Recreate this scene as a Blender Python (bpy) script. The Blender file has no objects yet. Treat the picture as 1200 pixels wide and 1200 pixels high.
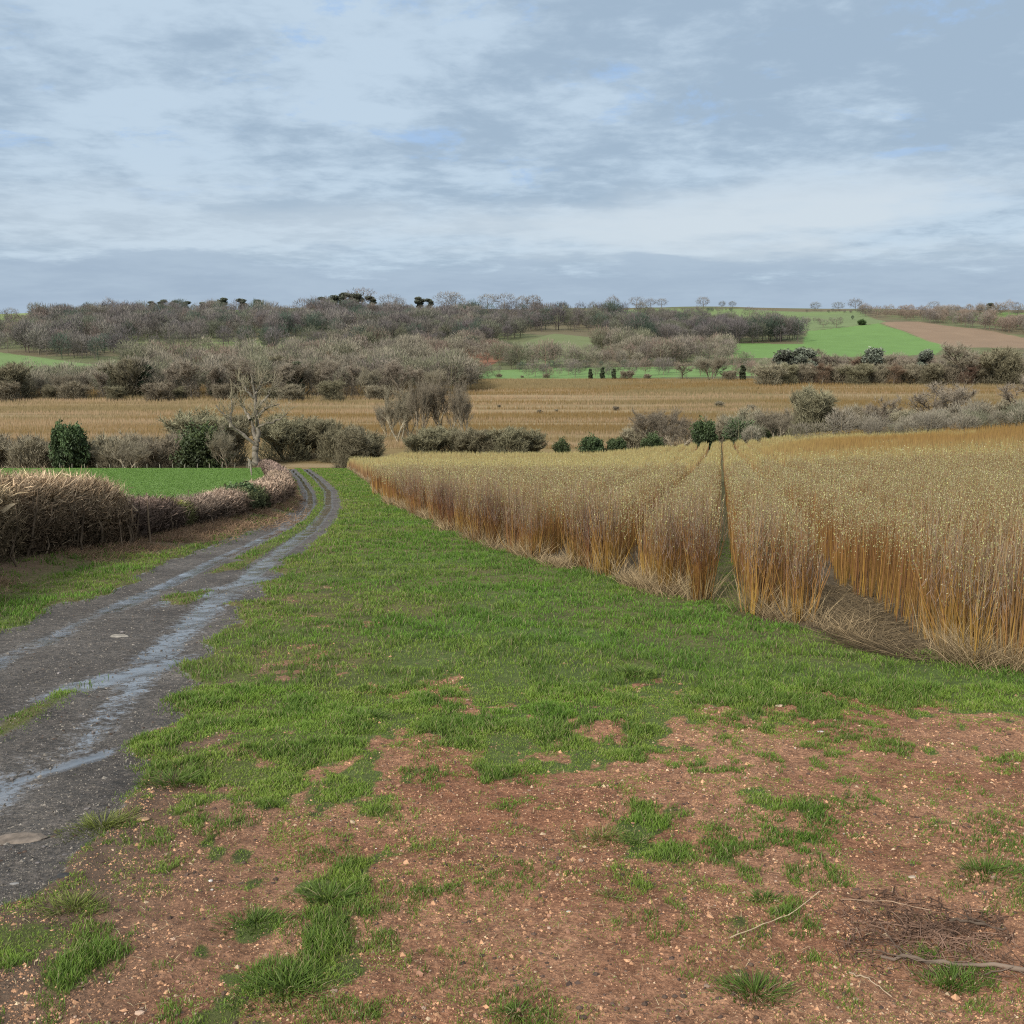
import bpy, math, random
import numpy as np
random.seed(7); rng = np.random.default_rng(7)
R = math.radians
scene = bpy.context.scene
COL = scene.collection
CAM_Z = 2.2; PITCH = R(10.8); F = 1200.0
cp, sp = math.cos(PITCH), math.sin(PITCH)

# ------------------------------------------------------------ noise
def _hash(ix, iy, s):
    h = (ix.astype(np.int64) * 374761393 + iy.astype(np.int64) * 668265263 + s * 1442695041) & 0xffffffff
    h = ((h ^ (h >> 13)) * 1274126177) & 0xffffffff
    h = h ^ (h >> 16)
    return (h & 0xffff).astype(np.float64) / 65535.0
def vnoise(x, y, s=0):
    x = np.asarray(x, float); y = np.asarray(y, float)
    ix = np.floor(x); iy = np.floor(y); fx = x - ix; fy = y - iy
    fx = fx * fx * (3 - 2 * fx); fy = fy * fy * (3 - 2 * fy)
    a = _hash(ix, iy, s); b = _hash(ix + 1, iy, s); c = _hash(ix, iy + 1, s); d = _hash(ix + 1, iy + 1, s)
    return (a * (1 - fx) + b * fx) * (1 - fy) + (c * (1 - fx) + d * fx) * fy
def fbm(x, y, o=4, s=0):
    t = 0; a = .5; n = 0
    for i in range(o):
        t = t + a * vnoise(x * 2 ** i + 17.3 * i, y * 2 ** i - 9.1 * i, s + i); n += a; a *= .5
    return t / n
def sstep(x, a, b):
    t = np.clip((np.asarray(x, float) - a) / (b - a), 0, 1); return t * t * (3 - 2 * t)

# ------------------------------------------------------------ terrain profile
def prof(pts):
    yy = np.arange(-60, 5400.0); z = np.interp(yy, *zip(*pts))
    out = z.copy()
    for sg, lo, hi in ((5, 60, 400), (18, 400, 5400)):
        k = np.exp(-.5 * (np.arange(-3 * sg, 3 * sg + 1) / sg) ** 2); k /= k.sum()
        sm = np.convolve(np.pad(z, 3 * sg, mode='edge'), k, 'valid')
        w = (yy >= lo) & (yy < hi); out[w] = sm[w]
    return yy, out
far = [(212, -23.8), (405, -23.9), (466, -23.8), (540, -23.3), (620, -21.8), (690, -18.8), (770, -14.8), (860, -9.5), (960, -4.7),
       (1080, 3.2), (1200, 11.3), (1260, 12.6), (1400, 8), (2000, -20), (5300, -40)]
PC = prof([(-60, 3), (-5, .3), (0, 0), (118, -15.25), (150, -18.35), (162, -20.3), (185, -22.8)] + far)
PL = prof([(-60, 3), (-5, .3), (0, 0), (60, -7.7), (116, -14.75), (124, -16.6), (150, -21.0), (180, -23.4)] + far)
def H0(x, y):
    x = np.asarray(x, float); y = np.asarray(y, float)
    u = x / np.maximum(y, 60)
    c = np.interp(y, *PC); l = np.interp(y, *PL)
    w = sstep(-u, .10, .17)
    z = c * (1 - w) + l * w
    z = z + 5.2 * np.clip((u - .08) / .42, 0, 1.5) * sstep(y, 20, 160) * (1 - sstep(y, 160, 250))
    z = z + (fbm(x / 190, y / 190, 3, 5) - .5) * 10 * sstep(y, 560, 900) - 5 * sstep(-u, .36, .46) * sstep(y, 900, 1200)
    return z
def hit(px, py, hf=H0):
    a = (px - 600) / F; b = (600 - py) / F
    d = np.array([a, cp + b * sp, -sp + b * cp])
    t = np.exp(np.linspace(math.log(1.2), math.log(4500), 6000))
    z = CAM_Z + d[2] * t - hf(d[0] * t, d[1] * t)
    k = np.argmax(z < 0)
    if z[k] >= 0: k = len(t) - 1
    return d[0] * t[k], d[1] * t[k]
def x_at(px, y, z=None):
    if z is None: z = float(H0((px - 600) / F * y, y))
    depth = y * cp - (z - CAM_Z) * sp
    return (px - 600) / F * depth
def z_top(py, y):
    b = (600 - py) / F
    return CAM_Z + y * (-sp + b * cp) / (cp + b * sp)

# ------------------------------------------------------------ features in plan
def curve(pts):
    w = sorted([hit(*p)[::-1] for p in pts]); w = np.array(w)
    return lambda y: np.interp(y, w[:, 0], w[:, 1])
rutL = curve([(-60, 806), (0, 772), (45, 752), (133, 710), (196, 682), (262, 650), (325, 622), (352, 606), (364, 592), (363, 577), (352, 560), (343, 551), (334, 547.5)])
rutR = curve([(-60, 965), (0, 918), (80, 868), (150, 806), (210, 741), (280, 685), (324, 650), (367, 619), (386, 594), (386, 575), (372, 560), (360, 551), (350, 548)])
edgL = curve([(-120, 790), (0, 742), (70, 712), (130, 690), (220, 648), (290, 622), (335, 603), (350, 590), (353, 577), (343, 560), (335, 551), (328, 547)])
edgR = curve([(-120, 1240), (-20, 1110), (60, 1030), (110, 950), (150, 900), (222, 845), (240, 800), (245, 762), (290, 705), (335, 665), (380, 625), (397, 597), (397, 577), (382, 560), (368, 551), (358, 548)])
_wf = np.array([hit(*p) for p in [(398, 543), (430, 565), (470, 598), (520, 618), (560, 634), (600, 648), (640, 662), (700, 672), (752, 692), (800, 697), (870, 722), (940, 738), (1060, 768), (1200, 787), (1400, 800), (1900, 830)]])
_wf = _wf[np.argsort(_wf[:, 0])]
def w_front(x): return np.interp(x, _wf[:, 0], _wf[:, 1], left=400)
def w_back(x): return 146 + .12 * x + 0 * x
RD = .205
q1 = (lambda p: p[0] - RD * p[1])(hit(850, 706)); q2 = (lambda p: p[0] - RD * p[1])(hit(1022, 752))
PER = (q2 - q1)
def lane(x, y):
    """distance to the nearest lane between willow blocks, over its half width (1 = edge)"""
    q = (x - RD * y) - q1
    k = np.round(q / PER); d = np.abs(q - k * PER)
    hw = np.where(k == 0, .36 - .22 * sstep(y, 12.5, 18), np.where(k == 1, .46 - .34 * sstep(y, 13.5, 15.5), .08))
    hw = np.where((k > -4) & (k < 4) & (k != 0) & (y > 22), .17 + .07 * (k < 0), hw)
    return d / hw
def w_step(x, y):
    k = np.floor(((x - RD * y) - q1) / PER)
    return (_hash(k, k * 0, 9) - .35) * .9 * np.clip(w_front(x) / 14, .7, 3) + .25 * (vnoise(x * 2.2, y * 0, 6) - .5)
def q_of(x, y): return (x - RD * y) - q1
def bed(x, y):
    q = (x - RD * y) - q1; k = np.round(q / PER); d = np.abs(q - k * PER)
    return np.where((k > -5) & (k < 5), .80 + .20 * sstep(d, .15, .62), .94 + .06 * sstep(d, .1, .5))
def in_willow(x, y): return (y > w_front(x) + w_step(x, y)) & (y < w_back(x)) & (x > -20.6 + 0 * y) & (lane(x, y) > 1)
hedge_px = [(-330, 760), (-200, 715), (-80, 680), (0, 662), (60, 653), (130, 643), (200, 628), (260, 613), (300, 600), (326, 588), (328, 566), (316, 553), (304, 545), (298, 541)]
hedge_w = np.array([hit(*p) for p in hedge_px])
def hedge_x(y):
    return np.interp(y, hedge_w[:, 1], hedge_w[:, 0])

# soil share, world gaussian blend of plan samples
soil_s = [(600, 1190, .95), (500, 1080, .95), (440, 1180, .8), (800, 1190, .9), (1000, 1150, .9), (1150, 1180, .8), (700, 1080, .97), (880, 1000, .85), (1100, 1050, .9), (640, 980, .95),
          (760, 975, .35), (1000, 900, .9), (1150, 950, .93), (900, 930, .6), (820, 900, .6), (700, 900, .75), (600, 930, .85), (520, 950, .85), (900, 860, .8), (760, 815, .85), (1000, 835, .9), (1100, 850, .88),
          (1190, 860, .8), (660, 850, .5), (560, 880, .65), (450, 900, .6), (400, 960, .6), (330, 1000, .75), (250, 1010, .85), (220, 960, .4), (150, 1000, .6), (350, 1060, .68), (250, 1060, .6), (150, 1080, .6),
          (60, 1100, .5), (60, 1180, .6), (200, 1140, .65), (330, 1150, .68), (400, 1130, .7), (330, 900, .45), (420, 870, .3), (550, 850, .35), (480, 800, .15), (300, 850, .25), (250, 890, .3), (340, 780, .12),
          (300, 820, .15), (400, 790, .3), (430, 750, .15), (520, 830, .4), (700, 810, -.3), (620, 780, -.3), (520, 760, -.1), (820, 785, -.3), (1000, 790, -.3), (1190, 815, -.4), (600, 720, -.4), (450, 700, 0), (380, 700, .2),
          (1100, 800, -.3), (900, 800, -.2), (740, 840, .2), (660, 820, -.2), (420, 640, -.2), (500, 650, -.4), (1050, 1110, .7), (300, 960, .6), (560, 1020, .95), (900, 1080, .9), (1300, 1000, .9), (-100, 1250, .5), (1250, 1190, .8), (600, 1300, .9)]
_ss = np.array([(*hit(a, b), c) for a, b, c in soil_s])
def soil(x, y):
    X = x / (y + .5) * 2.2; Y = np.log(np.maximum(y, 1))
    num = 0; den = 1e-9
    for a, b, c in _ss:
        w = np.exp(-(((X - a / (b + .5) * 2.2) ** 2 + (Y - math.log(b)) ** 2) / .012)) + 1e-7
        num = num + w * c; den = den + w
    s = num / den
    s = s - .9 * sstep(edgL(y) - x, -.3, .3) * (y > 9)
    s = s - .22 * sstep(y, 7.5, 10)
    return np.where(y > 30, -.4, s)
def bare(x, y):
    n = fbm(x * 1.7, y * 1.3, 4, 31) * .5 + fbm(x * 6, y * 4.5, 3, 77) * .5
    return sstep(soil(x, y) - (n - .5) * 2.9 - .44, -.42, .36)
def trackmask(x, y):
    n = (fbm(x * 1.2, y * 1.2, 4, 11) - .5)
    j = n * (.9 - .5 * sstep(y, 12, 40))
    l = x - edgL(y) + j; r = edgR(y) - x + j
    m = sstep(np.minimum(l, r), -.12, .18)
    c = (rutL(y) + rutR(y)) / 2; hw = (rutR(y) - rutL(y)) / 2
    fr_ = sstep(y, 20, 34)
    m = m * (1 - fr_) + fr_ * (1 - sstep(np.minimum(np.abs(x - rutL(y)), np.abs(x - rutR(y))) + n * .25, .34, .6))
    cs = 1 - sstep(np.abs(x - c - hw * .02) / np.maximum(hw, .1), .18, .62)     # centre strip
    g = cs * sstep(fbm(x * 1.5, y * .8, 3, 14) + sstep(y, 16, 30) * .5 - .22 * (1 - sstep(y, 11, 14)), .45, .62)
    return m * (y < 124), g * m
def wet(x, y):
    far_ = sstep(y, 10, 22)
    n = fbm(x * 2.3, y * .7, 4, 41)
    a = np.exp(-((x - rutL(y)) / (.19 + .1 * (1 - far_))) ** 2)
    b = np.exp(-((x - rutR(y) + .05) / (.24 + .16 * (1 - far_))) ** 2)
    n2_ = fbm(x * 3.5, y * 1.2, 3, 47)
    w = np.maximum(a, b * .95) * np.clip(.33 + .25 * far_ + 1.6 * n * n2_ * 1.5, 0, 1) * (.78 + .25 * far_)
    px, py = hit(140, 788); dx = x - px; dy = y - py
    c_ = np.exp(-((dx - .35 * dy) / .32) ** 2 - ((dy) / 1.15) ** 2) * 1.25 * (.6 + .7 * n)
    px, py = hit(60, 895); dx = x - px; dy = y - py
    d_ = np.exp(-((dx - .6 * dy) / .16) ** 2 - (dy / .8) ** 2) * .9 * (.5 + n)
    px, py = hit(250, 690); dx = x - px; dy = y - py
    e_ = np.exp(-((dx - .2 * dy) / .4) ** 2 - (dy / 2.0) ** 2) * 1.1 * (.5 + n)
    return np.clip(np.maximum.reduce([w, c_, d_, e_]), 0, 1)
def H(x, y):
    x = np.asarray(x, float); y = np.asarray(y, float)
    z = H0(x, y)
    near = 1 - sstep(y, 110, 125)
    tm, cs = trackmask(x, y)
    w = wet(x, y)
    z = z + near * (-.04 * tm - .022 * tm * w + .03 * cs)
    hx = hedge_x(y)
    z = z + .26 * np.exp(-((x - hx + .1) / 1.15) ** 2) * (y > 5) * near * (1 - .6 * sstep(y, 30, 60))
    rough = (1 - tm * .65) * (1 - sstep(y, 40, 90))
    z = z + (fbm(x * 1.1, y * 1.1, 3, 3) - .5) * .10 * rough + (fbm(x * 7, y * 7, 3, 4) - .5) * .035 * rough
    return z

# ------------------------------------------------------------ mesh helpers
def mesh_np(name, V, Fs, col=None, mask=None, smooth=False):
    """V (n,3), Fs (m,k)"""
    me = bpy.data.meshes.new(name)
    V = np.ascontiguousarray(V, np.float32); Fs = np.ascontiguousarray(Fs, np.int32)
    m, k = Fs.shape
    me.vertices.add(len(V)); me.vertices.foreach_set('co', V.ravel())
    me.loops.add(m * k); me.loops.foreach_set('vertex_index', Fs.ravel())
    me.polygons.add(m); me.polygons.foreach_set('loop_start', np.arange(0, m * k, k, dtype=np.int32))
    me.polygons.foreach_set('loop_total', np.full(m, k, np.int32))
    me.polygons.foreach_set('use_smooth', np.full(m, smooth))
    for nm, c in (('Col', col), ('mask', mask)):
        if c is None: continue
        at = me.attributes.new(nm, 'FLOAT_COLOR', 'POINT')
        cc = np.ones((len(V), 4), np.float32); cc[:, :3] = c
        at.data.foreach_set('color', cc.ravel())
    me.update(calc_edges=True)
    return me
class Acc:
    def __init__(s): s.V = []; s.F = []; s.C = []; s.n = 0
    def add(s, V, Fs, C):
        V = np.asarray(V, float).reshape(-1, 3); s.V.append(V); s.F.append(np.asarray(Fs) + s.n)
        C = np.asarray(C, float); s.C.append(np.broadcast_to(C, V.shape) if C.ndim == 1 else C.reshape(-1, 3)); s.n += len(V)
    def arrays(s): return np.concatenate(s.V), np.concatenate(s.F), np.concatenate(s.C)
    def mesh(s, name, smooth=False): return mesh_np(name, *s.arrays(), smooth=smooth)
def ribbons(acc, P, W, S, C):
    """P (N,K,3) centre lines, W (N,K) or (K,) widths, S (N,3) side vectors, C (N,K,3); last point closes to a tip"""
    N, K, _ = P.shape
    W = np.broadcast_to(W, (N, K)); S = S / (np.linalg.norm(S, axis=1, keepdims=True) + 1e-9)
    L = P[:, :-1] - S[:, None] * W[:, :-1, None] / 2; Rr = P[:, :-1] + S[:, None] * W[:, :-1, None] / 2
    V = np.concatenate([L, Rr, P[:, -1:]], 1)      # per ribbon 2(K-1)+1
    C = np.broadcast_to(C, (N, K, 3)); Cv = np.concatenate([C[:, :-1], C[:, :-1], C[:, -1:]], 1)
    nv = 2 * (K - 1) + 1; base = (np.arange(N) * nv)[:, None, None]
    f = []
    for i in range(K - 2):
        a, b, c, d = i, i + 1, K - 1 + i, K + i
        f += [[a, c, d], [a, d, b]]
    f += [[K - 2, 2 * (K - 1) - 1, 2 * (K - 1)]]
    acc.add(V.reshape(-1, 3), (np.array(f)[None] + base).reshape(-1, 3), Cv.reshape(-1, 3))
def tubes(acc, P, Rad, C, n=5):
    N, K, _ = P.shape
    Rad = np.broadcast_to(Rad, (N, K)); C = np.broadcast_to(C, (N, K, 3))
    T = np.gradient(P, axis=1); T /= np.linalg.norm(T, axis=2, keepdims=True) + 1e-9
    ref = np.where(np.abs(T[..., 2:3]) > .9, np.array([1., 0, 0]), np.array([0, 0, 1.]))
    A = np.cross(T, ref); A /= np.linalg.norm(A, axis=2, keepdims=True) + 1e-9
    B = np.cross(T, A)
    th = np.arange(n) * 2 * math.pi / n
    V = P[:, :, None] + Rad[:, :, None, None] * (A[:, :, None] * np.cos(th)[:, None] + B[:, :, None] * np.sin(th)[:, None])
    idx = np.arange(N * K * n).reshape(N, K, n)
    a = idx[:, :-1]; b = np.roll(a, -1, 2); c = idx[:, 1:]; d = np.roll(c, -1, 2)
    Fq = np.concatenate([np.stack([a, b, d], -1).reshape(-1, 3), np.stack([a, d, c], -1).reshape(-1, 3)])
    acc.add(V.reshape(-1, 3), Fq, np.repeat(C.reshape(-1, 3), n, 0))
def rand_dirs(n):
    v = rng.normal(size=(n, 3)); return v / np.linalg.norm(v, axis=1, keepdims=True)

# ------------------------------------------------------------ materials
def mat(name):
    m = bpy.data.materials.new(name); m.use_nodes = True
    return m, m.node_tree.nodes, m.node_tree.links
def N(nodes, t, **kw):
    n = nodes.new(t)
    for k, v in kw.items():
        if k in n.inputs: n.inputs[k].default_value = v
        else: setattr(n, k, v)
    return n
def attr_mat(name, rough=.85, spec=.2, vary=.25, hue=.02, nscale=0, trans=0):
    m, n, l = mat(name); b = n['Principled BSDF']
    b.inputs['Roughness'].default_value = rough; b.inputs['Specular IOR Level'].default_value = spec
    a = N(n, 'ShaderNodeAttribute', attribute_name='Col')
    oi = n.new('ShaderNodeObjectInfo')
    mr = n.new('ShaderNodeMapRange'); mr.inputs['To Min'].default_value = 1 - vary; mr.inputs['To Max'].default_value = 1 + vary
    l.new(oi.outputs['Random'], mr.inputs['Value'])
    hs = n.new('ShaderNodeHueSaturation'); l.new(a.outputs['Color'], hs.inputs['Color']); l.new(mr.outputs[0], hs.inputs['Value'])
    mm = N(n, 'ShaderNodeMath', operation='MULTIPLY_ADD'); l.new(oi.outputs['Random'], mm.inputs[0]); mm.inputs[1].default_value = hue * 2; mm.inputs[2].default_value = .5 - hue
    l.new(mm.outputs[0], hs.inputs['Hue'])
    out = hs.outputs[0]
    if nscale:
        tc = n.new('ShaderNodeTexCoord'); nz = N(n, 'ShaderNodeTexNoise', Scale=nscale, Detail=5.0); l.new(tc.outputs['Object'], nz.inputs['Vector'])
        r = n.new('ShaderNodeMapRange'); r.inputs['From Min'].default_value = .3; r.inputs['From Max'].default_value = .7; r.inputs['To Min'].default_value = .55; r.inputs['To Max'].default_value = 1.4
        l.new(nz.outputs[0], r.inputs['Value'])
        mx = N(n, 'ShaderNodeMix', data_type='RGBA', blend_type='MULTIPLY'); mx.inputs[0].default_value = 1
        l.new(out, mx.inputs[6]); l.new(r.outputs[0], mx.inputs[7]); out = mx.outputs[2]
        bp = N(n, 'ShaderNodeBump', Strength=.6, Distance=.03); l.new(nz.outputs[0], bp.inputs['Height']); l.new(bp.outputs[0], b.inputs['Normal'])
    l.new(out, b.inputs['Base Color'])
    if trans:
        tr = n.new('ShaderNodeBsdfTranslucent'); l.new(out, tr.inputs[0])
        ms = n.new('ShaderNodeMixShader'); ms.inputs[0].default_value = trans
        l.new(b.outputs[0], ms.inputs[1]); l.new(tr.outputs[0], ms.inputs[2]); l.new(ms.outputs[0], n['Material Output'].inputs[0])
    return m
M_twig = attr_mat('twigs', .9, .1, .14, .012)
M_bark = attr_mat('bark', .9, .1, .12, .01, nscale=3)
M_leaf = attr_mat('evergreen_leaves', .6, .3, .2, .02)
M_grass = attr_mat('grass_blades', .55, .25, .04, .004, trans=.35)
M_stem = attr_mat('willow_stems', .55, .3, .22, .012)
M_dry = attr_mat('dry_stalks', .8, .2, .08, .008, trans=.15)
M_wood = attr_mat('weathered_wood', .85, .2, .1, .01, nscale=9)
M_stone = attr_mat('stone', .8, .25, .15, .01, nscale=14)

def ground_mat():
    m, n, l = mat('ground_surface'); b = n['Principled BSDF']
    geo = n.new('ShaderNodeNewGeometry'); pos = geo.outputs['Position']
    def noise(sc, det=6., rough=.6, vec=pos):
        z = N(n, 'ShaderNodeTexNoise', Scale=sc, Detail=det, Roughness=rough); l.new(vec, z.inputs['Vector']); return z.outputs[0]
    def rng_(v, a, b_, c=0., d=1.):
        r = n.new('ShaderNodeMapRange'); r.inputs['From Min'].default_value = a; r.inputs['From Max'].default_value = b_
        r.inputs['To Min'].default_value = c; r.inputs['To Max'].default_value = d; l.new(v, r.inputs['Value']); return r.outputs[0]
    def mixc(f, a, b_, bt='MIX'):
        x = N(n, 'ShaderNodeMix', data_type='RGBA', blend_type=bt)
        for s, v in ((0, f), (6, a), (7, b_)):
            if isinstance(v, (float, int, tuple)): x.inputs[s].default_value = v if s == 0 else (*v, 1)
            else: l.new(v, x.inputs[s])
        return x.outputs[2]
    def mth(op, a, b_, clamp=False):
        x = N(n, 'ShaderNodeMath', operation=op); x.use_clamp = clamp
        for i, v in enumerate((a, b_)):
            if isinstance(v, (float, int)): x.inputs[i].default_value = v
            else: l.new(v, x.inputs[i])
        return x.outputs[0]
    col = N(n, 'ShaderNodeAttribute', attribute_name='Col').outputs['Color']
    mk = N(n, 'ShaderNodeAttribute', attribute_name='mask')
    sep = n.new('ShaderNodeSeparateColor'); l.new(mk.outputs['Color'], sep.inputs[0])
    nb, ns, nf = noise(.9, 5.), noise(9., 8., .65), noise(60., 6., .7)
    def crisp(v, amt=.7, w=.12):
        e = mth('ADD', v, mth('MULTIPLY', mth('SUBTRACT', ns, .5), amt))
        return rng_(e, .5 - w, .5 + w)
    # grass/earth under the blades
    g = mixc(1., col, rng_(ns, .3, .7, .72, 1.28), 'MULTIPLY')
    # red soil
    s1 = mixc(rng_(nb, .35, .65), (.38, .185, .105), (.51, .285, .170))
    s1 = mixc(rng_(ns, .35, .62), mixc(1., s1, (.62, .6, .6), 'MULTIPLY'), s1)
    n3 = noise(26., 6., .7)
    s1 = mixc(rng_(n3, .38, .60), mixc(1., s1, (.70, .68, .67), 'MULTIPLY'), mixc(1., s1, (1.12, 1.12, 1.12), 'MULTIPLY'))
    s1 = mixc(rng_(nf, .38, .62), mixc(1., s1, (.62, .6, .6), 'MULTIPLY'), mixc(1., s1, (1.25, 1.25, 1.25), 'MULTIPLY'))
    vo = N(n, 'ShaderNodeTexVoronoi', Scale=38.); l.new(pos, vo.inputs['Vector'])
    vo2 = N(n, 'ShaderNodeTexVoronoi', Scale=95.); l.new(pos, vo2.inputs['Vector'])
    def pebble(v, th, lim):
        sc = n.new('ShaderNodeSeparateColor'); l.new(v.outputs['Color'], sc.inputs[0])
        return mth('MULTIPLY', rng_(v.outputs['Distance'], th, th * .7), mth('GREATER_THAN', sc.outputs[0], lim)), sc.outputs[1]
    p1, c1 = pebble(vo, .26, .86); p2, c2 = pebble(vo2, .32, .78)
    s1 = mixc(rng_(noise(2.6, 6., .62), .50, .68), s1, mixc(1., s1, (.78, .77, .75), 'MULTIPLY'))
    s1 = mixc(p1, s1, mixc(c1, (.27, .15, .10), (.46, .34, .25)))
    s1 = mixc(mth('MULTIPLY', p2, .8), s1, mixc(c2, (.20, .10, .07), (.46, .34, .26)))
    # track mud and stone
    t1 = mixc(rng_(nb, .35, .65), (.080, .068, .057), (.150, .132, .112))
    t1 = mixc(rng_(ns, .35, .65), mixc(1., t1, (.6, .6, .6), 'MULTIPLY'), mixc(1., t1, (1.35, 1.3, 1.28), 'MULTIPLY'))
    t1 = mixc(rng_(n3, .38, .60), mixc(1., t1, (.5, .5, .5), 'MULTIPLY'), mixc(1., t1, (1.2, 1.2, 1.2), 'MULTIPLY'))
    t1 = mixc(rng_(nf, .38, .62), mixc(1., t1, (.6, .6, .6), 'MULTIPLY'), mixc(1., t1, (1.35, 1.35, 1.35), 'MULTIPLY'))
    t1 = mixc(p1, t1, mixc(c1, (.07, .06, .055), (.22, .20, .19)))
    t1 = mixc(p2, t1, mixc(c2, (.05, .045, .04), (.20, .185, .175)))
    fs = crisp(sep.outputs[0]); ft = crisp(sep.outputs[1], .5)
    wv = rng_(mth('ADD', sep.outputs[2], mth('ADD', mth('MULTIPLY', mth('SUBTRACT', ns, .5), 1.1), mth('MULTIPLY', mth('SUBTRACT', n3, .5), .7))), .47, .68)
    s1 = mixc(mth('MULTIPLY', rng_(sep.outputs[2], .12, .7), .85), s1, mixc(rng_(ns, .3, .7), (.085, .065, .048), (.15, .115, .085)))
    c = mixc(fs, g, s1); c = mixc(ft, c, t1)
    wt = mth('MULTIPLY', wv, ft)
    c = mixc(wt, c, mixc(1., c, (.75, .75, .78), 'MULTIPLY'))
    l.new(c, b.inputs['Base Color'])
    damp = mth('MULTIPLY', ft, rng_(nb, .45, .62))
    ro = mth('SUBTRACT', .92, mth('MULTIPLY', ft, .12))
    ro = mth('SUBTRACT', ro, mth('MULTIPLY', damp, .10))
    r2 = N(n, 'ShaderNodeMix', data_type='FLOAT'); l.new(wt, r2.inputs[0]); l.new(ro, r2.inputs[2]); r2.inputs[3].default_value = .07
    l.new(r2.outputs[0], b.inputs['Roughness'])
    sl = N(n, 'ShaderNodeMix', data_type='FLOAT'); l.new(ft, sl.inputs[0]); sl.inputs[2].default_value = .12; sl.inputs[3].default_value = .4
    s2 = N(n, 'ShaderNodeMix', data_type='FLOAT'); l.new(wt, s2.inputs[0]); l.new(sl.outputs[0], s2.inputs[2]); s2.inputs[3].default_value = .9
    l.new(s2.outputs[0], b.inputs['Specular IOR Level'])
    l.new(mth('MULTIPLY', wt, .6), b.inputs['Coat Weight']); b.inputs['Coat IOR'].default_value = 1.8; b.inputs['Coat Roughness'].default_value = .06
    hgt = mth('ADD', mth('MULTIPLY', ns, 1.0), mth('ADD', mth('MULTIPLY', n3, .6), mth('MULTIPLY', nf, .3)))
    hgt = mth('ADD', hgt, mth('MULTIPLY', p1, .35)); hgt = mth('ADD', hgt, mth('MULTIPLY', p2, .15))
    dry = mth('SUBTRACT', 1., mth('MULTIPLY', wt, .93))
    cam_near = N(n, 'ShaderNodeAttribute', attribute_name='mask').outputs['Alpha']
    bp = N(n, 'ShaderNodeBump', Distance=.06); l.new(hgt, bp.inputs['Height']); l.new(mth('MULTIPLY', dry, .85), bp.inputs['Strength'])
    l.new(bp.outputs[0], b.inputs['Normal']); l.new(bp.outputs[0], b.inputs['Coat Normal'])
    return m
M_ground = ground_mat()

# ------------------------------------------------------------ objects
def link(name, me, m, parent=None, loc=(0, 0, 0), rz=0, sc=(1, 1, 1)):
    o = bpy.data.objects.new(name, me); COL.objects.link(o)
    if me is not None and m is not None and not me.materials: me.materials.append(m)
    o.location = loc; o.rotation_euler = (0, 0, rz); o.scale = sc
    if parent: o.parent = parent
    return o
def tag(o, label, cat=None, group=None, kind=None):
    o['label'] = label
    if cat: o['category'] = cat
    if group: o['group'] = group
    if kind: o['kind'] = kind
    return o

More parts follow.
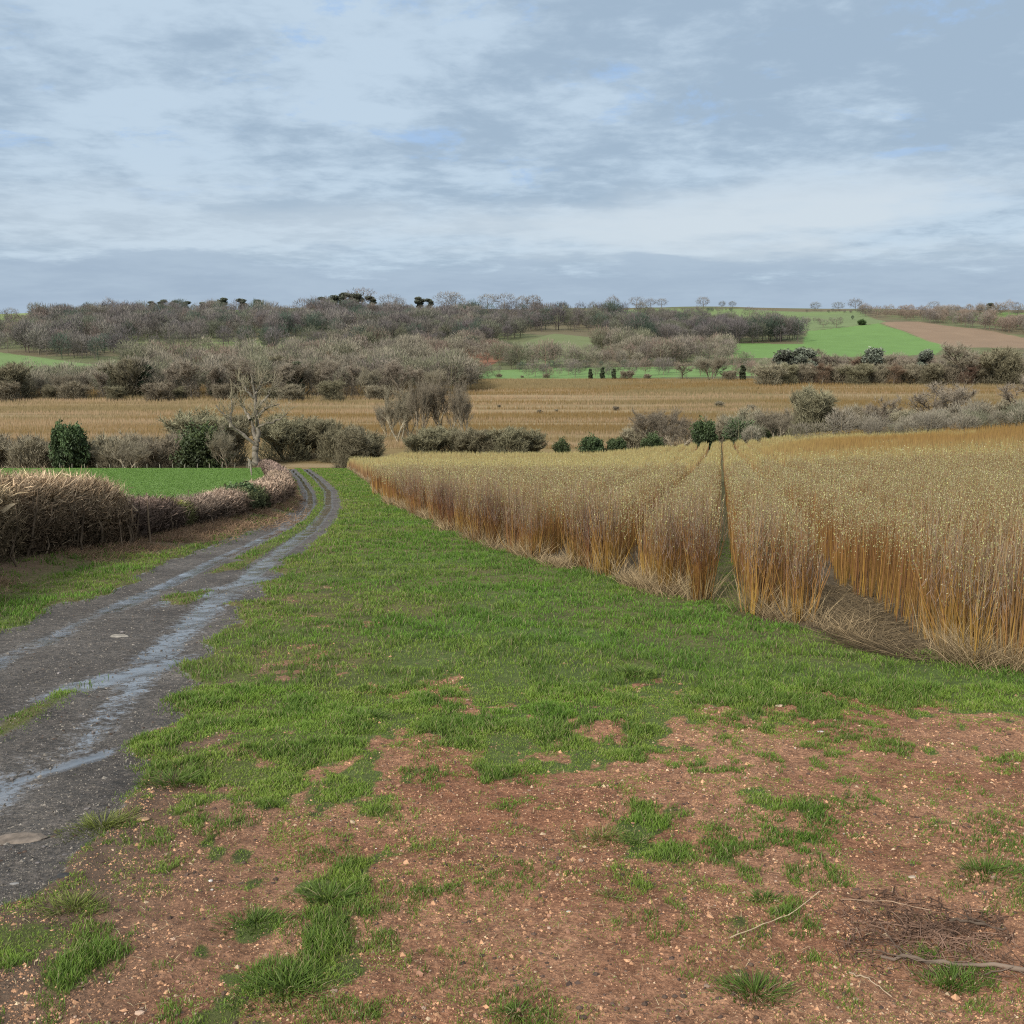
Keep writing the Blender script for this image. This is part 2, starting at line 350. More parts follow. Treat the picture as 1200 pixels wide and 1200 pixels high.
# ------------------------------------------------------------ ground sheet
GREEN = (.115, .205, .040)
def ground():
    U = np.concatenate([np.array([-6, -4, -2.6, -1.8, -1.3, -1.0]), np.linspace(-.8, .8, 600), np.array([1.0, 1.3, 1.8, 2.6, 4, 6])])
    Y = np.concatenate([[-40, -18, -8, -3, 0, 1.2], np.exp(np.linspace(math.log(2), math.log(120), 640)), np.exp(np.linspace(math.log(120.7), math.log(1400), 420)), [1500, 1650, 1900, 2300, 3000, 4000, 5200]])
    YY, UU = np.meshgrid(Y, U, indexing='ij')
    X = UU * (np.maximum(YY, 2) + 1.5)
    x = X.ravel(); y = YY.ravel()
    z = H(x, y)
    tm, cs = trackmask(x, y); br = bare(x, y); w = wet(x, y)
    # base colour, near grass
    n1 = fbm(x * .35, y * .35, 4, 21); n2 = fbm(x * 2, y * 2, 3, 22)
    col = np.empty((len(x), 3))
    bright = np.array([.095, .135, .038]); yel = np.array([.145, .12, .055]); dark = np.array([.07, .08, .03])
    tdist = np.abs(x - edgR(y)); yy_ = sstep(n1, .42, .62)[:, None] * .6 + np.exp(-tdist / 2.5)[:, None] * .45
    yy_ = np.clip(yy_, 0, .9)
    col[:] = bright * (1 - yy_) + yel * yy_
    k = sstep(n2, .55, .75)[:, None] * .6; col = col * (1 - k) + dark * k
    # bank by the hedge: brown litter
    hx = hedge_x(y); hb = (np.exp(-((x - hx - .5) / 1.35) ** 2) * (y > 5) * (y < 112) * (1 - .75 * sstep(y, 28, 45)))
    hb = np.clip(hb * 1.4 - .5 * fbm(x * 2, y * 2, 3, 8), 0, 1)[:, None]
    col = col * (1 - hb) + np.array([.14, .095, .06]) * hb
    # pasture behind hedge
    past = ((x < hx - .2) & (y > 8)) & (y < 125)
    pc = np.array([.145, .235, .062]) * (.92 + .18 * fbm(x * .12, y * .3, 3, 91))[:, None]
    col = np.where(past[:, None], pc, col)
    # willow ground
    wl = (y > w_front(x) - .1) & (y < w_back(x) + 6) & (x > -21)
    ln = lane(x, y)
    k0 = np.abs((x - RD * y) - q1) < .5
    wc = np.where(((ln < 1.3) & k0)[:, None], np.array([.12, .11, .05]), np.array([.14, .105, .065]) * (.5 + n2)[:, None])
    col = np.where(wl[:, None], wc, col)
    reg = np.zeros(len(x), int)           # 0 grass
    reg[(tm > .5) & (y < 122)] = 1
    reg[(br > .5) & (tm <= .5) & (y < 30)] = 2
    reg[past] = 3; reg[wl] = 4
    # far side of the valley
    def wp(p): return [hit(*q) for q in p]
    def inpoly(P):
        P = np.array(P); ins = np.zeros(len(x), bool); j = len(P) - 1
        for i in range(len(P)):
            xi, yi = P[i]; xj, yj = P[j]
            c_ = ((yi > y) != (yj > y)) & (x < (xj - xi) * (y - yi) / (yj - yi + 1e-12) + xi); ins ^= c_; j = i
        return ins
    fm = y > 116
    nn = fbm(x / 60, y / 60, 4, 51); nf_ = fbm(x / 9, y / 14, 4, 52)
    bands = fbm(x / 140, y / 7, 3, 53)
    v = (y > 116) & (y <= 440) & ~wl & ~past
    base = np.array([.20, .145, .066]) * (.72 + .55 * nf_)[:, None]
    pal = np.array([.33, .25, .15]); kk = sstep(bands, .56, .74)[:, None] * .6
    base = base * (1 - kk) + pal * kk
    ol = np.array([.17, .135, .055]); k3 = sstep(nn, .5, .7)[:, None] * .6; base = base * (1 - k3) + ol * k3
    col = np.where(v[:, None], base, col); reg[v] = 5
    h_ = y > 440
    hc = np.array([.125, .135, .065]) * (.75 + .5 * nf_)[:, None]
    br_ = np.array([.15, .115, .075]); k4 = sstep(nn, .45, .6)[:, None]; hc = hc * (1 - k4 * .7) + br_ * k4 * .7
    col = np.where(h_[:, None], hc, col); reg[h_] = 6
    fields = [([(0, 366), (78, 366), (72, 372), (-100, 377), (-400, 377), (-400, 366)], (.21, .26, .10), 7),
              ([(-400, 405), (0, 413), (40, 418), (90, 425), (140, 430), (130, 436), (0, 437), (-400, 440)], (.155, .225, .085), 7),
              ([(212, 364), (330, 362), (318, 371), (222, 369)], (.15, .24, .07), 7),
              ([(545, 436), (640, 431), (760, 430), (870, 428), (930, 430), (930, 440), (860, 441), (720, 443), (600, 446), (540, 449)], (.15, .24, .085), 7),
              ([(350, 438), (445, 437), (445, 446), (350, 448)], (.16, .225, .095), 7),
              ([(600, 405), (650, 391), (690, 395), (725, 410), (690, 420), (640, 430), (600, 430)], (.15, .175, .08), 6),
              ([(180, 418), (200, 402), (300, 400), (400, 405), (420, 418), (300, 420)], (.15, .18, .075), 6),
              ([(538, 430), (545, 402), (575, 398), (612, 408), (596, 418), (570, 430)], (.21, .10, .06), 6),
              ([(680, 366), (1010, 364), (1040, 378), (940, 388), (820, 380), (690, 371)], (.155, .20, .09), 7),
              ([(815, 405), (850, 402), (940, 403), (946, 388), (1030, 379), (1110, 405), (1095, 416), (1000, 418), (850, 420), (815, 414)], (.135, .23, .07), 7),
              ([(1032, 378), (1075, 377), (1200, 396), (1500, 420), (1500, 430), (1200, 408), (1115, 407)], (.235, .165, .11), 8),
              ([(1090, 366), (1400, 366), (1400, 384), (1190, 382), (1100, 372)], (.13, .20, .06), 7),
              ([(800, 380), (870, 382), (930, 372), (990, 366), (700, 366)], (.16, .215, .085), 7)]
    for P, c, rg in fields:
        ins = inpoly(wp(P)) & h_
        col[ins] = np.array(c) * (.9 + .2 * nf_[ins])[:, None]; reg[ins] = rg
    msk = np.stack([br * (y < 30) * (1 - tm), tm * (1 - cs * .95), w * tm], 1)
    dd = np.maximum(x - edgR(y), edgL(y) - x); msk[:, 2] = np.where(tm < .5, np.exp(-np.maximum(dd, 0) / .75) * (y < 40), msk[:, 2])
    msk[past | wl] = 0
    # muddy margin beside the track on its right
    nr, nc = YY.shape
    V = np.stack([x, y, z], 1); idx = np.arange(nr * nc).reshape(nr, nc)
    Q = np.stack([idx[:-1, :-1], idx[:-1, 1:], idx[1:, 1:], idx[1:, :-1]], -1).reshape(-1, 4)
    fr = reg[Q[:, 0]]
    info = {0: ('grass_verge', 'green grass verge sloping down between the track and the willow crop', 'verge'),
            1: ('track', 'wet muddy farm track with two shining wheel ruts curving downhill', 'track'),
            2: ('bare_ground', 'bare red stony soil with thin grass at the top of the slope', 'ground'),
            3: ('pasture', 'smooth green pasture behind the trimmed hedge', 'field'),
            4: ('crop_ground', 'brown littered soil under the willow crop', 'ground'),
            5: ('valley_floor', 'orange brown valley floor beyond the dark hedgerow', 'valley floor'),
            6: ('hillside', 'olive and brown hillside across the valley', 'hillside'),
            7: ('green_fields', 'bright green fields on the far hillside', 'fields'),
            8: ('ploughed_field', 'pale brown ploughed field high on the far hillside', 'field')}
    for r, (nm, lb, ct) in info.items():
        q = Q[fr == r]
        if not len(q): continue
        used, inv = np.unique(q, return_inverse=True)
        me = mesh_np(nm, V[used], inv.reshape(-1, 4), col[used], msk[used], smooth=True)
        tag(link(nm, me, M_ground), lb, ct, kind='structure')
ground()

# ------------------------------------------------------------ grass
def blades(acc, x, y, h, w, col, lean=.45, K=3):
    n = len(x); z = H(x, y) - .005
    a = rng.uniform(0, 2 * math.pi, n); d = np.stack([np.cos(a), np.sin(a)], 1) * (rng.uniform(.1, 1, n) * lean * h)[:, None]
    P = np.empty((n, K, 3)); t = np.linspace(0, 1, K)
    for i, s in enumerate(t):
        P[:, i, 0] = x + d[:, 0] * s ** 1.7; P[:, i, 1] = y + d[:, 1] * s ** 1.7; P[:, i, 2] = z + h * s * (1 - .25 * s * lean)
    b = rng.uniform(0, math.pi, n); S = np.stack([np.cos(b), np.sin(b) * .4, np.zeros(n)], 1)
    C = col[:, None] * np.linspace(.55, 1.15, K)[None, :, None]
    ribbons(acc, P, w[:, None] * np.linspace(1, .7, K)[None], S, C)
def grass():
    acc = Acc()
    tot = 1000000
    e = .4                                  # density ~ y^-1.6 over width ~ y
    ys = (rng.uniform(3.0 ** e, 118 ** e, tot)) ** (1 / e)
    near = rng.uniform(2.2, 9, 620000); ys = np.concatenate([ys, near])
    us = rng.uniform(-.66, .66, len(ys)); xs = us * (ys + 1.0)
    tm, cs = trackmask(xs, ys); br = bare(xs, ys)
    wl = (ys > w_front(xs) + .15) & (xs > -20.6)
    q = np.abs((xs - RD * ys) - q1)
    wlane = wl & (q < .38) & (ys < 60)
    past = (xs < hedge_x(ys) - .4)
    n1 = fbm(xs * 3.2, ys * 2.6, 3, 61); n2 = fbm(xs * .5, ys * .5, 3, 62)
    cl = sstep(fbm(xs * 9, ys * 8, 2, 68), .50, .68) * sstep(fbm(xs * 1.4, ys * 1.2, 3, 69), .30, .6)
    tx = sstep(fbm(xs * 7, ys * 6, 2, 79), .36, .56)
    p = ((1 - br) ** 1.2 * (.55 + 1.0 * sstep(n1, .3, .62)) * (1 - .85 * br * (1 - tx)) * (.45 + .55 * tx) + br * .75 * cl + br * .34 * sstep(fbm(xs * 1.1, ys * .9, 3, 99), .42, .62) * sstep(fbm(xs * 14, ys * 12, 2, 98), .4, .6)) * (1 - tm * (1 - cs * .8))
    p = np.where(wl, 0, p); p = np.where(wlane, .55 * (ys < 24), p); p = np.where(past, .5 * (ys > 20), p)
    hd = np.abs(xs - hedge_x(ys) - .55); p = np.where((hd < 1.2) & (ys < 112), p * (.12 + .6 * sstep(fbm(xs * .9, ys * .9, 2, 33), .45, .62)), p)
    keep = rng.uniform(0, 1, len(xs)) < p
    xs, ys, n1, n2 = xs[keep], ys[keep], n1[keep], n2[keep]
    past = past[keep]; tm = tm[keep]
    s_ = soil(xs, ys)
    lush = (1 - sstep(s_, -.3, .5))
    mg = sstep(ys, 10, 40)
    brk = bare(xs, ys)
    h = (.020 + .045 * sstep(n1, .35, .7) + .055 * lush * fbm(xs * 1.3, ys * 1.3, 2, 64)) * rng.uniform(.4, 1.35, len(xs)) * (1 - .4 * brk)
    h = np.where(past, .05 * (ys / 30) ** .5, h); h *= (1 - .3 * sstep(tm, .2, .8)); h *= 1 + .5 * mg
    w = .0042 * np.maximum(ys / 5, .8) ** .85
    r = rng.uniform(0, 1, len(xs))[:, None]
    G1 = np.array([.145, .29, .036]); G2 = np.array([.255, .33, .062]); G3 = np.array([.075, .14, .026]); ST = np.array([.36, .30, .16])
    k = np.clip(sstep(n2, .4, .6) * .7 + np.exp(-np.abs(xs - edgR(ys)) / 2.2) * .5 + .35 * sstep(s_, -.2, .3), 0, 1)[:, None]
    k = np.clip(k * .8 + (r - .5) * .5, 0, 1)
    C = G1 * (1 - k) + G2 * k
    dk = (sstep(n1, .48, .66)[:, None] * .85) * (rng.uniform(0, 1, len(xs))[:, None] ** .5); C = C * (1 - dk) + G3 * dk
    st = rng.uniform(0, 1, len(xs)) < (.05 + .05 * k[:, 0]); C[st] = ST * rng.uniform(.6, 1.1, (st.sum(), 1))
    C = np.where(past[:, None], np.array([.155, .265, .062]) * (.85 + .3 * r), C)
    nr_ = ys < 16
    for m_, K in ((nr_, 4), (~nr_, 3)):
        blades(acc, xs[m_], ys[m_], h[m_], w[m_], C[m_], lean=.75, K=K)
    o = link('grass', acc.mesh('grass'), M_grass)
    tag(o, 'short winter grass blades growing over the verge and patchy soil', 'grass', kind='stuff')
grass()

def tuft(px, py, rad, hgt, n, label, tone=0, dark=0.):
    n = int(n * .75); hgt *= .85; x0, y0 = hit(px, py); acc = Acc()
    a = rng.uniform(0, 2 * math.pi, n); r = rad * 1.15 * rng.uniform(0, 1, n) ** .75 * (.45 + 1.1 * vnoise(np.cos(a) * 2.3 + px, np.sin(a) * 2.3 + py, 7))
    x = x0 + r * np.cos(a); y = y0 + r * np.sin(a) * .8
    f = 1 - .5 * (r / rad)
    h = hgt * f * rng.uniform(.5, 1.2, n); w = np.full(n, .0048)
    base = [np.array([.125, .20, .036]), np.array([.20, .23, .055]), np.array([.08, .13, .03])][tone]
    C = base * rng.uniform(.6, 1.35, (n, 1)); st = rng.uniform(0, 1, n) < .07; C[st] = (.4, .34, .18)
    z0 = float(H(x0, y0))
    z = H(x, y) - .004; K = 4; t = np.linspace(0, 1, K)
    out = np.stack([np.cos(a), np.sin(a)], 1) * (h * rng.uniform(.3, 1.35, n))[:, None] + rng.normal(size=(n, 2)) * .01
    P = np.empty((n, K, 3))
    for i, s in enumerate(t):
        P[:, i, 0] = x + out[:, 0] * s ** 1.6 - x0; P[:, i, 1] = y + out[:, 1] * s ** 1.6 - y0; P[:, i, 2] = z + h * s * (1 - .35 * s) - z0
    b = rng.uniform(0, math.pi, n); S = np.stack([np.cos(b), np.sin(b), np.zeros(n)], 1)
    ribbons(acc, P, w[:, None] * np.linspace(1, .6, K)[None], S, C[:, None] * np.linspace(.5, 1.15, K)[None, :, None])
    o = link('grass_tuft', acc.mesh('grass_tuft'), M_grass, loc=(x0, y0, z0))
    tag(o, label, 'grass tuft', 'grass tufts standing on the bare soil')
tuft(885, 1165, .13, .12, 500, 'thick bright green tuft near the bottom edge on red soil, widest of the lower ones', 0)
tuft(895, 1055, .08, .08, 240, 'small green tuft on red soil just above the long thin straw', 0)
tuft(715, 1055, .07, .05, 200, 'low small tuft on red soil below the big ragged grassy mound', 1)
tuft(705, 978, .16, .08, 600, 'ragged yellow green mound of grass and weeds on open red soil', 1)
tuft(745, 985, .15, .07, 450, 'darker green half of the ragged mound on open red soil', 0)
tuft(1155, 1025, .16, .11, 520, 'green tuft by the right edge just above the heap of dead twigs', 0)
tuft(1115, 1148, .12, .09, 420, 'green tuft growing in front of the fallen branch', 0)
tuft(205, 915, .20, .14, 800, 'tall lush green tuft at the edge of the dark mud', 0)
tuft(120, 965, .22, .12, 800, 'broad yellow green tuft beside the dark mud, below the lush one', 1)
tuft(385, 1058, .16, .12, 600, 'dark green tuft standing in the middle left of the soil', 0)
tuft(385, 1100, .10, .10, 280, 'small tuft with bent straw directly below the dark green tuft', 0)
tuft(85, 1065, .17, .10, 500, 'yellow green tuft low on the left beside the wet mud', 1)
tuft(300, 1085, .16, .09, 500, 'mid green spreading tuft left of the dark green tuft', 0)
tuft(430, 842, .20, .13, 600, 'dense dark tuft on the verge at the edge of the soil', 0)
tuft(740, 790, .25, .16, 900, 'tall dark grass clump where the verge meets the red soil', 0)
tuft(605, 1192, .08, .07, 220, 'tuft cut by the bottom edge near the middle of the soil', 0)
tuft(335, 1165, .22, .12, 800, 'large ragged clump of grass at the bottom left on soil', 0)

# ------------------------------------------------------------ trees: templates
TW = np.array([.19, .155, .12])
def grow(seed, h=10., lean=0., kind='bare', twigw=.035, ntw=14, spread=1., skirt=0, sk=(2.2, 3.), tone=TW, limb=(.16, .13, .10), r0=.28, nstem=1, clear=.18, depth=4, wob=.18, twl=.9):
    """returns (trunk arrays, twig arrays); branching limbs as tubes, twig sprays as slivers"""
    r = random.Random(seed); trunk = Acc(); crown = Acc()
    lims = {5: [], 3: []}; tips = []
    def br(p, d, L, rad, lev):
        K = 5; pts = [p]; q = p.copy(); dd = d / np.linalg.norm(d)
        for i in range(K - 1):
            dd = dd + np.array([r.gauss(0, wob), r.gauss(0, wob), r.gauss(0, wob * .6) + .06]); dd /= np.linalg.norm(dd)
            q = q + dd * L / (K - 1); pts.append(q)
        pts = np.array(pts); rr = np.linspace(rad, rad * .55, K)
        lims[5 if lev < 2 else 3].append((pts, rr))
        if lev >= depth - 1:
            tips.append((pts, dd, L)); return
        n = r.choice([3, 4, 4, 5]) if lev else r.choice([5, 6, 7])
        for i in range(n):
            s = r.uniform(.35, 1.) if lev else r.uniform(clear * 2.0, 1.)
            k = s * (K - 1); a = int(min(k, K - 2)); f = k - a; st = pts[a] * (1 - f) + pts[a + 1] * f
            ang = r.uniform(0, 2 * math.pi); up = r.uniform(.25, 1.0)
            side = np.array([math.cos(ang) * spread, math.sin(ang) * spread, up * (.8 if lev == 0 else .5)])
            nd = dd * r.uniform(.4, .9) + side
            br(st, nd, L * r.uniform(.5, .72) * (1.05 if lev == 0 else 1), rad * r.uniform(.38, .6) * (1 - .3 * s), lev + 1)
        if lev: tips.append((pts, dd, L))
        if lev == 0: br(pts[-1], dd, L * .6, rad * .5, 1)
    for s in range(nstem):
        a = r.uniform(0, 2 * math.pi)
        d = np.array([math.cos(a) * .5 * (nstem > 1) + lean, math.sin(a) * .5 * (nstem > 1), 1.])
        br(np.array([math.cos(a), math.sin(a), 0]) * .3 * (nstem > 1) + np.array([0, 0, -.2]), d, h * (.52 if nstem == 1 else .45), r0 / (nstem ** .5), 0)
    for k, L in lims.items():
        if not L: continue
        P = np.array([a for a, _ in L]); Rd = np.array([b for _, b in L])
        c = np.array(limb) * (1 + .3 * (rng.uniform(size=(len(P), 1, 1)) - .5))
        thick = Rd[:, 0] > .035
        if thick.any(): tubes(trunk, P[thick], Rd[thick], c[thick], k)
        if (~thick).any(): tubes(crown, P[~thick], np.maximum(Rd[~thick], .012), c[~thick], 3)
    # twigs
    P0 = []; D = []
    for pts, dd, L in tips:
        for i in range(ntw):
            s = r.uniform(.1, 1) * 4; a = int(min(s, 3)); f = s - a
            P0.append(pts[a] * (1 - f) + pts[a + 1] * f)
            v = dd * .6 + np.array([r.gauss(0, .7), r.gauss(0, .7), r.gauss(.25, .5)]); D.append(v / np.linalg.norm(v) * r.uniform(.4, 1) * twl)
    if skirt:
        d = rand_dirs(skirt); d[:, 2] = np.abs(d[:, 2]); ra = rng.uniform(.3, 1, (skirt, 1)) ** .6
        lum = (.7 + .6 * fbm(d[:, 0] * 2.2 + seed, d[:, 1] * 2.2 + d[:, 2] * 2, 3, seed))[:, None]
        q = d * ra * lum * np.array([sk[0], sk[0], sk[1]]); P0 += list(q)
        v = d * .6 + rng.normal(size=(skirt, 3)) * .5 + np.array([0, 0, .7]); v /= np.linalg.norm(v, axis=1, keepdims=True)
        D += list(v * rng.uniform(.3, .9, (skirt, 1)) * twl)
    P0 = np.array(P0); D = np.array(D); n = len(P0)
    mid = P0 + D * .5 + rng.normal(size=(n, 3)) * .05; tip = P0 + D + np.array([0, 0, .1])
    P = np.stack([P0, mid, tip], 1); zt = np.clip(P0[:, 2] / h, 0, 1)
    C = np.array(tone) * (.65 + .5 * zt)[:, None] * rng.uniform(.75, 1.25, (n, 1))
    ribbons(crown, P, np.array([twigw, twigw * .7, 0])[None], rand_dirs(n), C[:, None] * np.array([.9, 1, 1.15])[None, :, None])
    return trunk, crown
def leafball(acc, c, rad, n, col, size, squash=1., lump=.35, seed=0):
    d = rand_dirs(n)
    l_ = 1 + lump * (fbm(d[:, 0] * 2.2 + seed * 7, d[:, 1] * 2.2 + d[:, 2] * 2.7 + seed, 3, seed) - .5) * 2
    rr = rad * l_ * rng.uniform(.55, 1.05, n) ** .7
    p = np.array(c) + d * rr[:, None] * np.array([1, 1, squash])
    a = rand_dirs(n) * size * rng.uniform(.5, 1.3, (n, 1)); b = np.cross(a, rand_dirs(n)); b /= np.linalg.norm(b, axis=1, keepdims=True) + 1e-9; b *= size * .45
    V = np.stack([p - b, p + b, p + a], 1)
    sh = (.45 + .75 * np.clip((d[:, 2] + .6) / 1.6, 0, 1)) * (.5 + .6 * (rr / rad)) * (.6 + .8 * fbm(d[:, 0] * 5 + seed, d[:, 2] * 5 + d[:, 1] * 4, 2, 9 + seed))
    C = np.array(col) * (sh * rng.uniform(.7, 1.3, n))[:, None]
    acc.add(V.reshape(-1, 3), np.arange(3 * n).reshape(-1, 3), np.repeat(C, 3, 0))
OLIVE = np.array([.165, .15, .085]); GREY = np.array([.20, .17, .13]); PALE = np.array([.27, .235, .17]); DKG = np.array([.050, .075, .028]); RUST = np.array([.17, .115, .08])
T = {}
def reg(kind, tr, cr, m2=None):
    V = np.concatenate([a for a in (tr.V + cr.V)])
    z = V[:, 2]; rx = np.percentile(np.abs(V[:, 0]), 97); top = np.percentile(z, 99.7)
    T.setdefault(kind, []).append((tr.mesh(kind + '_trunk', True), cr.mesh(kind + '_crown'), top, rx, m2 or M_twig))
for i in range(4): reg('bare', *grow(100 + i, 10, tone=GREY * 1.25, ntw=20, twigw=.06, twl=1.2, skirt=500, sk=(2.4, 5.)))
for i in range(3): reg('tall', *grow(200 + i, 12, tone=GREY * 1.35, spread=.5, ntw=22, twigw=.08, clear=.3, twl=1.3, skirt=1500, sk=(2.2, 8.), limb=(.2, .175, .14)))
for i in range(3): reg('olive', *grow(300 + i, 7, tone=(.215, .195, .125), nstem=4, spread=.8, ntw=16, twigw=.07, twl=.9, skirt=3000, sk=(2.6, 4.6), limb=(.12, .11, .07)))
for i in range(3): reg('scrub', *grow(400 + i, 5, tone=(.27, .235, .165), nstem=6, spread=.9, ntw=24, twigw=.06, twl=.9, depth=3, skirt=2600, sk=(2.3, 3.4), limb=(.13, .11, .075)))
for i in range(3): reg('pale', *grow(500 + i, 9, tone=PALE * .8, nstem=3, spread=.6, ntw=13, twigw=.04, twl=1.0, skirt=150, sk=(2.0, 5), limb=(.3, .26, .19), r0=.3))
for i in range(2): reg('rust', *grow(550 + i, 9, tone=RUST, nstem=1, spread=.8, ntw=20, twigw=.07, twl=1.2, skirt=1200, sk=(2.6, 6)))
for i in range(4):
    tr = Acc(); cr = Acc(); tubes(tr, np.array([[[0, 0, -.2], [0, .1, 1.5], [.1, 0, 3.2]]]), np.array([.2, .15, .06]), np.array([.1, .08, .06]), 6)
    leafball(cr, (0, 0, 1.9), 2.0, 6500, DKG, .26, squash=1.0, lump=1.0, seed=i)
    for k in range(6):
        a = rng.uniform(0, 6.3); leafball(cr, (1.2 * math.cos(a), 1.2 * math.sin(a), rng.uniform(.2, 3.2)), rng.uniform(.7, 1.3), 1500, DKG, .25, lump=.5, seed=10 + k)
    reg('evergreen', tr, cr, M_leaf)
for i in range(2):
    tr = Acc(); cr = Acc(); tubes(tr, np.array([[[0, 0, -.2], [.1, .1, 3], [0, 0, 7.5]]]), np.array([.3, .2, .06]), np.array([.12, .1, .07]), 6)
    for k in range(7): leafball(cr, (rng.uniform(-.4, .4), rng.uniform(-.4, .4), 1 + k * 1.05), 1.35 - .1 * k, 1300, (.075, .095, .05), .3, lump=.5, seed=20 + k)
    reg('ivy', tr, cr, M_leaf)
for i in range(2):      # Scots pines on the skyline
    tr = Acc(); cr = Acc(); tubes(tr, np.array([[[0, 0, -.2], [.1, .1, 4], [.3, 0, 7.5]]]), np.array([.28, .2, .08]), np.array([.16, .1, .07]), 6)
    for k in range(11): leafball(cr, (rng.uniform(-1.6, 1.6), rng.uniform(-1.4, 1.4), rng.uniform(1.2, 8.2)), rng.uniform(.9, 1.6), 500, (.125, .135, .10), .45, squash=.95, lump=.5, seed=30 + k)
    reg('pine', tr, cr, M_leaf)
ORD = ['first', 'second', 'third', 'fourth', 'fifth', 'sixth', 'seventh', 'eighth', 'ninth', 'tenth', 'eleventh', 'twelfth', 'thirteenth', 'fourteenth', 'fifteenth',
       'sixteenth', 'seventeenth', 'eighteenth', 'nineteenth', 'twentieth']
_cnt = {}
def fartree(n, seed, w=.5):
    r = np.random.default_rng(seed); acc = Acc()
    tubes(acc, np.array([[[0, 0, -.02], [0, 0, .45], [.02, 0, .8]]]), np.array([.02, .014, .005]), np.array([.9, .85, .75]), 4)
    d = rand_dirs(n); rr = r.uniform(.35, 1, n) ** .6 * (1 + .35 * (fbm(d[:, 0] * 2.5 + seed, d[:, 1] * 2.5 + d[:, 2] * 2, 2, seed) - .5) * 2)
    p = np.array([0, 0, .6]) + d * rr[:, None] * np.array([w, w, .42]); 
    v = d * .8 + np.array([0, 0, .7]) + rand_dirs(n) * .5; v /= np.linalg.norm(v, axis=1, keepdims=True)
    L = r.uniform(.06, .16, n)[:, None]
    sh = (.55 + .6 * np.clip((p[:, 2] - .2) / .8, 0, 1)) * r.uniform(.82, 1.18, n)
    P = np.stack([p, p + v * L * .5, p + v * L], 1)
    ribbons(acc, P, np.array([.015, .012, 0])[None], rand_dirs(n), np.repeat(sh[:, None, None], 3, 1) * np.ones(3))
    return acc.arrays()
FT = [fartree(680, 900 + i, .38 + .05 * (i % 3)) for i in range(7)]
RND = {}
def round_mesh(kind, i):
    if (kind, i) not in RND:
        V, F_, C_ = FT[i]; t = {'bare': (.20, .175, .15), 'scrub': (.15, .14, .10), 'rust': (.19, .15, .125)}[kind]
        RND[kind, i] = mesh_np('far_crown', V, F_, C_ * np.array(t)); RND[kind, i].materials.append(M_twig)
    return RND[kind, i]
def tree(kind, px, y, top, wpx, label, group=None, cat='tree', name='bare_tree', var=None, parts=True):
    ts = T[kind]; k = _cnt.get(kind, 0); _cnt[kind] = k + 1
    tr, cr, th, rx, m2 = ts[(k if var is None else var) % len(ts)]
    x = x_at(px, y); z = float(H(x, y)); h = max(z_top(top, y) - z, .8)
    sz = h / th; depth = y * cp; sx = (wpx / 2 / F * depth) / rx
    sx = min(max(sx, sz * .5), sz * (1.35 if parts else (1.7 if kind == 'pine' else 1.25)))
    if parts:
        root = link(name, None, None, loc=(x, y, z), rz=rng.uniform(0, 6.28) if kind != 'x' else 0, sc=(sx, sx, sz))
        link('trunk', tr, M_bark, root); link('crown', cr, m2, root)
    elif kind in ('bare', 'scrub', 'rust'):
        i_ = k % len(FT); sx = min(max((wpx / 2 / F * depth) / .46, h * .7), h * 1.5)
        root = link(name, round_mesh(kind, i_), None, loc=(x, y, z), rz=rng.uniform(0, 6.28), sc=(sx, sx, h))
    else:
        key = kind + str(ts.index(ts[(k if var is None else var) % len(ts)]))
        if key not in FARM:
            a = ts[(k if var is None else var) % len(ts)]
            FARM[key] = join_meshes(a[0], a[1], key)
        root = link(name, FARM[key], None, loc=(x, y, z), rz=rng.uniform(0, 6.28), sc=(sx, sx, sz))
    tag(root, label, cat, group)
    return root
FARM = {}
def arr(me):
    v = np.empty(len(me.vertices) * 3, np.float32); me.vertices.foreach_get('co', v)
    f = np.empty(len(me.loops), np.int32); me.loops.foreach_get('vertex_index', f)
    c = np.empty(len(me.vertices) * 4, np.float32); me.attributes['Col'].data.foreach_get('color', c)
    return v.reshape(-1, 3), f.reshape(-1, 3), c.reshape(-1, 4)[:, :3]
def join_meshes(a, b, key):
    A = arr(a); B = arr(b)
    me = mesh_np('far_' + key, np.concatenate([A[0], B[0]]), np.concatenate([A[1], B[1] + len(A[0])]), np.concatenate([A[2], B[2]]))
    me.materials.append(M_twig); return me

# ---- trees and bushes just beyond the near slope
def hr(lst, grp, desc, cat, name, kind, where):
    lst = sorted(lst)
    for i, (px, y, top, w) in enumerate(lst):
        lb = f'{ORD[i]} from the left of the {desc} {where}'
        tree(kind, px, y, top, w, lb, grp, cat, name)
tree('evergreen', 86, 140, 497, 36, 'dark green holly bush standing alone behind the far edge of the pasture', None, 'bush', 'evergreen_bush', 0)
tree('evergreen', 238, 140, 499, 46, 'broad dark evergreen bush at the pasture corner beside the dead tree', None, 'bush', 'evergreen_bush', 1)
hr([(-22, 146, 505, 60), (12, 150, 508, 60), (38, 142, 512, 55), (60, 148, 516, 45), (112, 146, 510, 55), (140, 142, 514, 50), (163, 150, 507, 55), (190, 143, 513, 50), (210, 150, 508, 46)],
   'scrubby bushes behind the pasture', 'olive brown leafless bushes', 'bush', 'bare_bush', 'scrub', 'behind the pasture')
hr([(155, 138, 516, 40), (262, 139, 500, 42)], 'pale stemmed bushes behind the pasture', 'pale stemmed bushes', 'bush', 'bare_bush', 'pale', 'by the pasture fence')
tree('olive', 226, 165, 482, 70, 'bare olive bush rising behind the broad dark evergreen bush', None, 'bush', 'bare_bush')
tree('olive', 265, 175, 486, 70, 'bare olive bush just left behind the dead tree', None, 'bush', 'bare_bush')
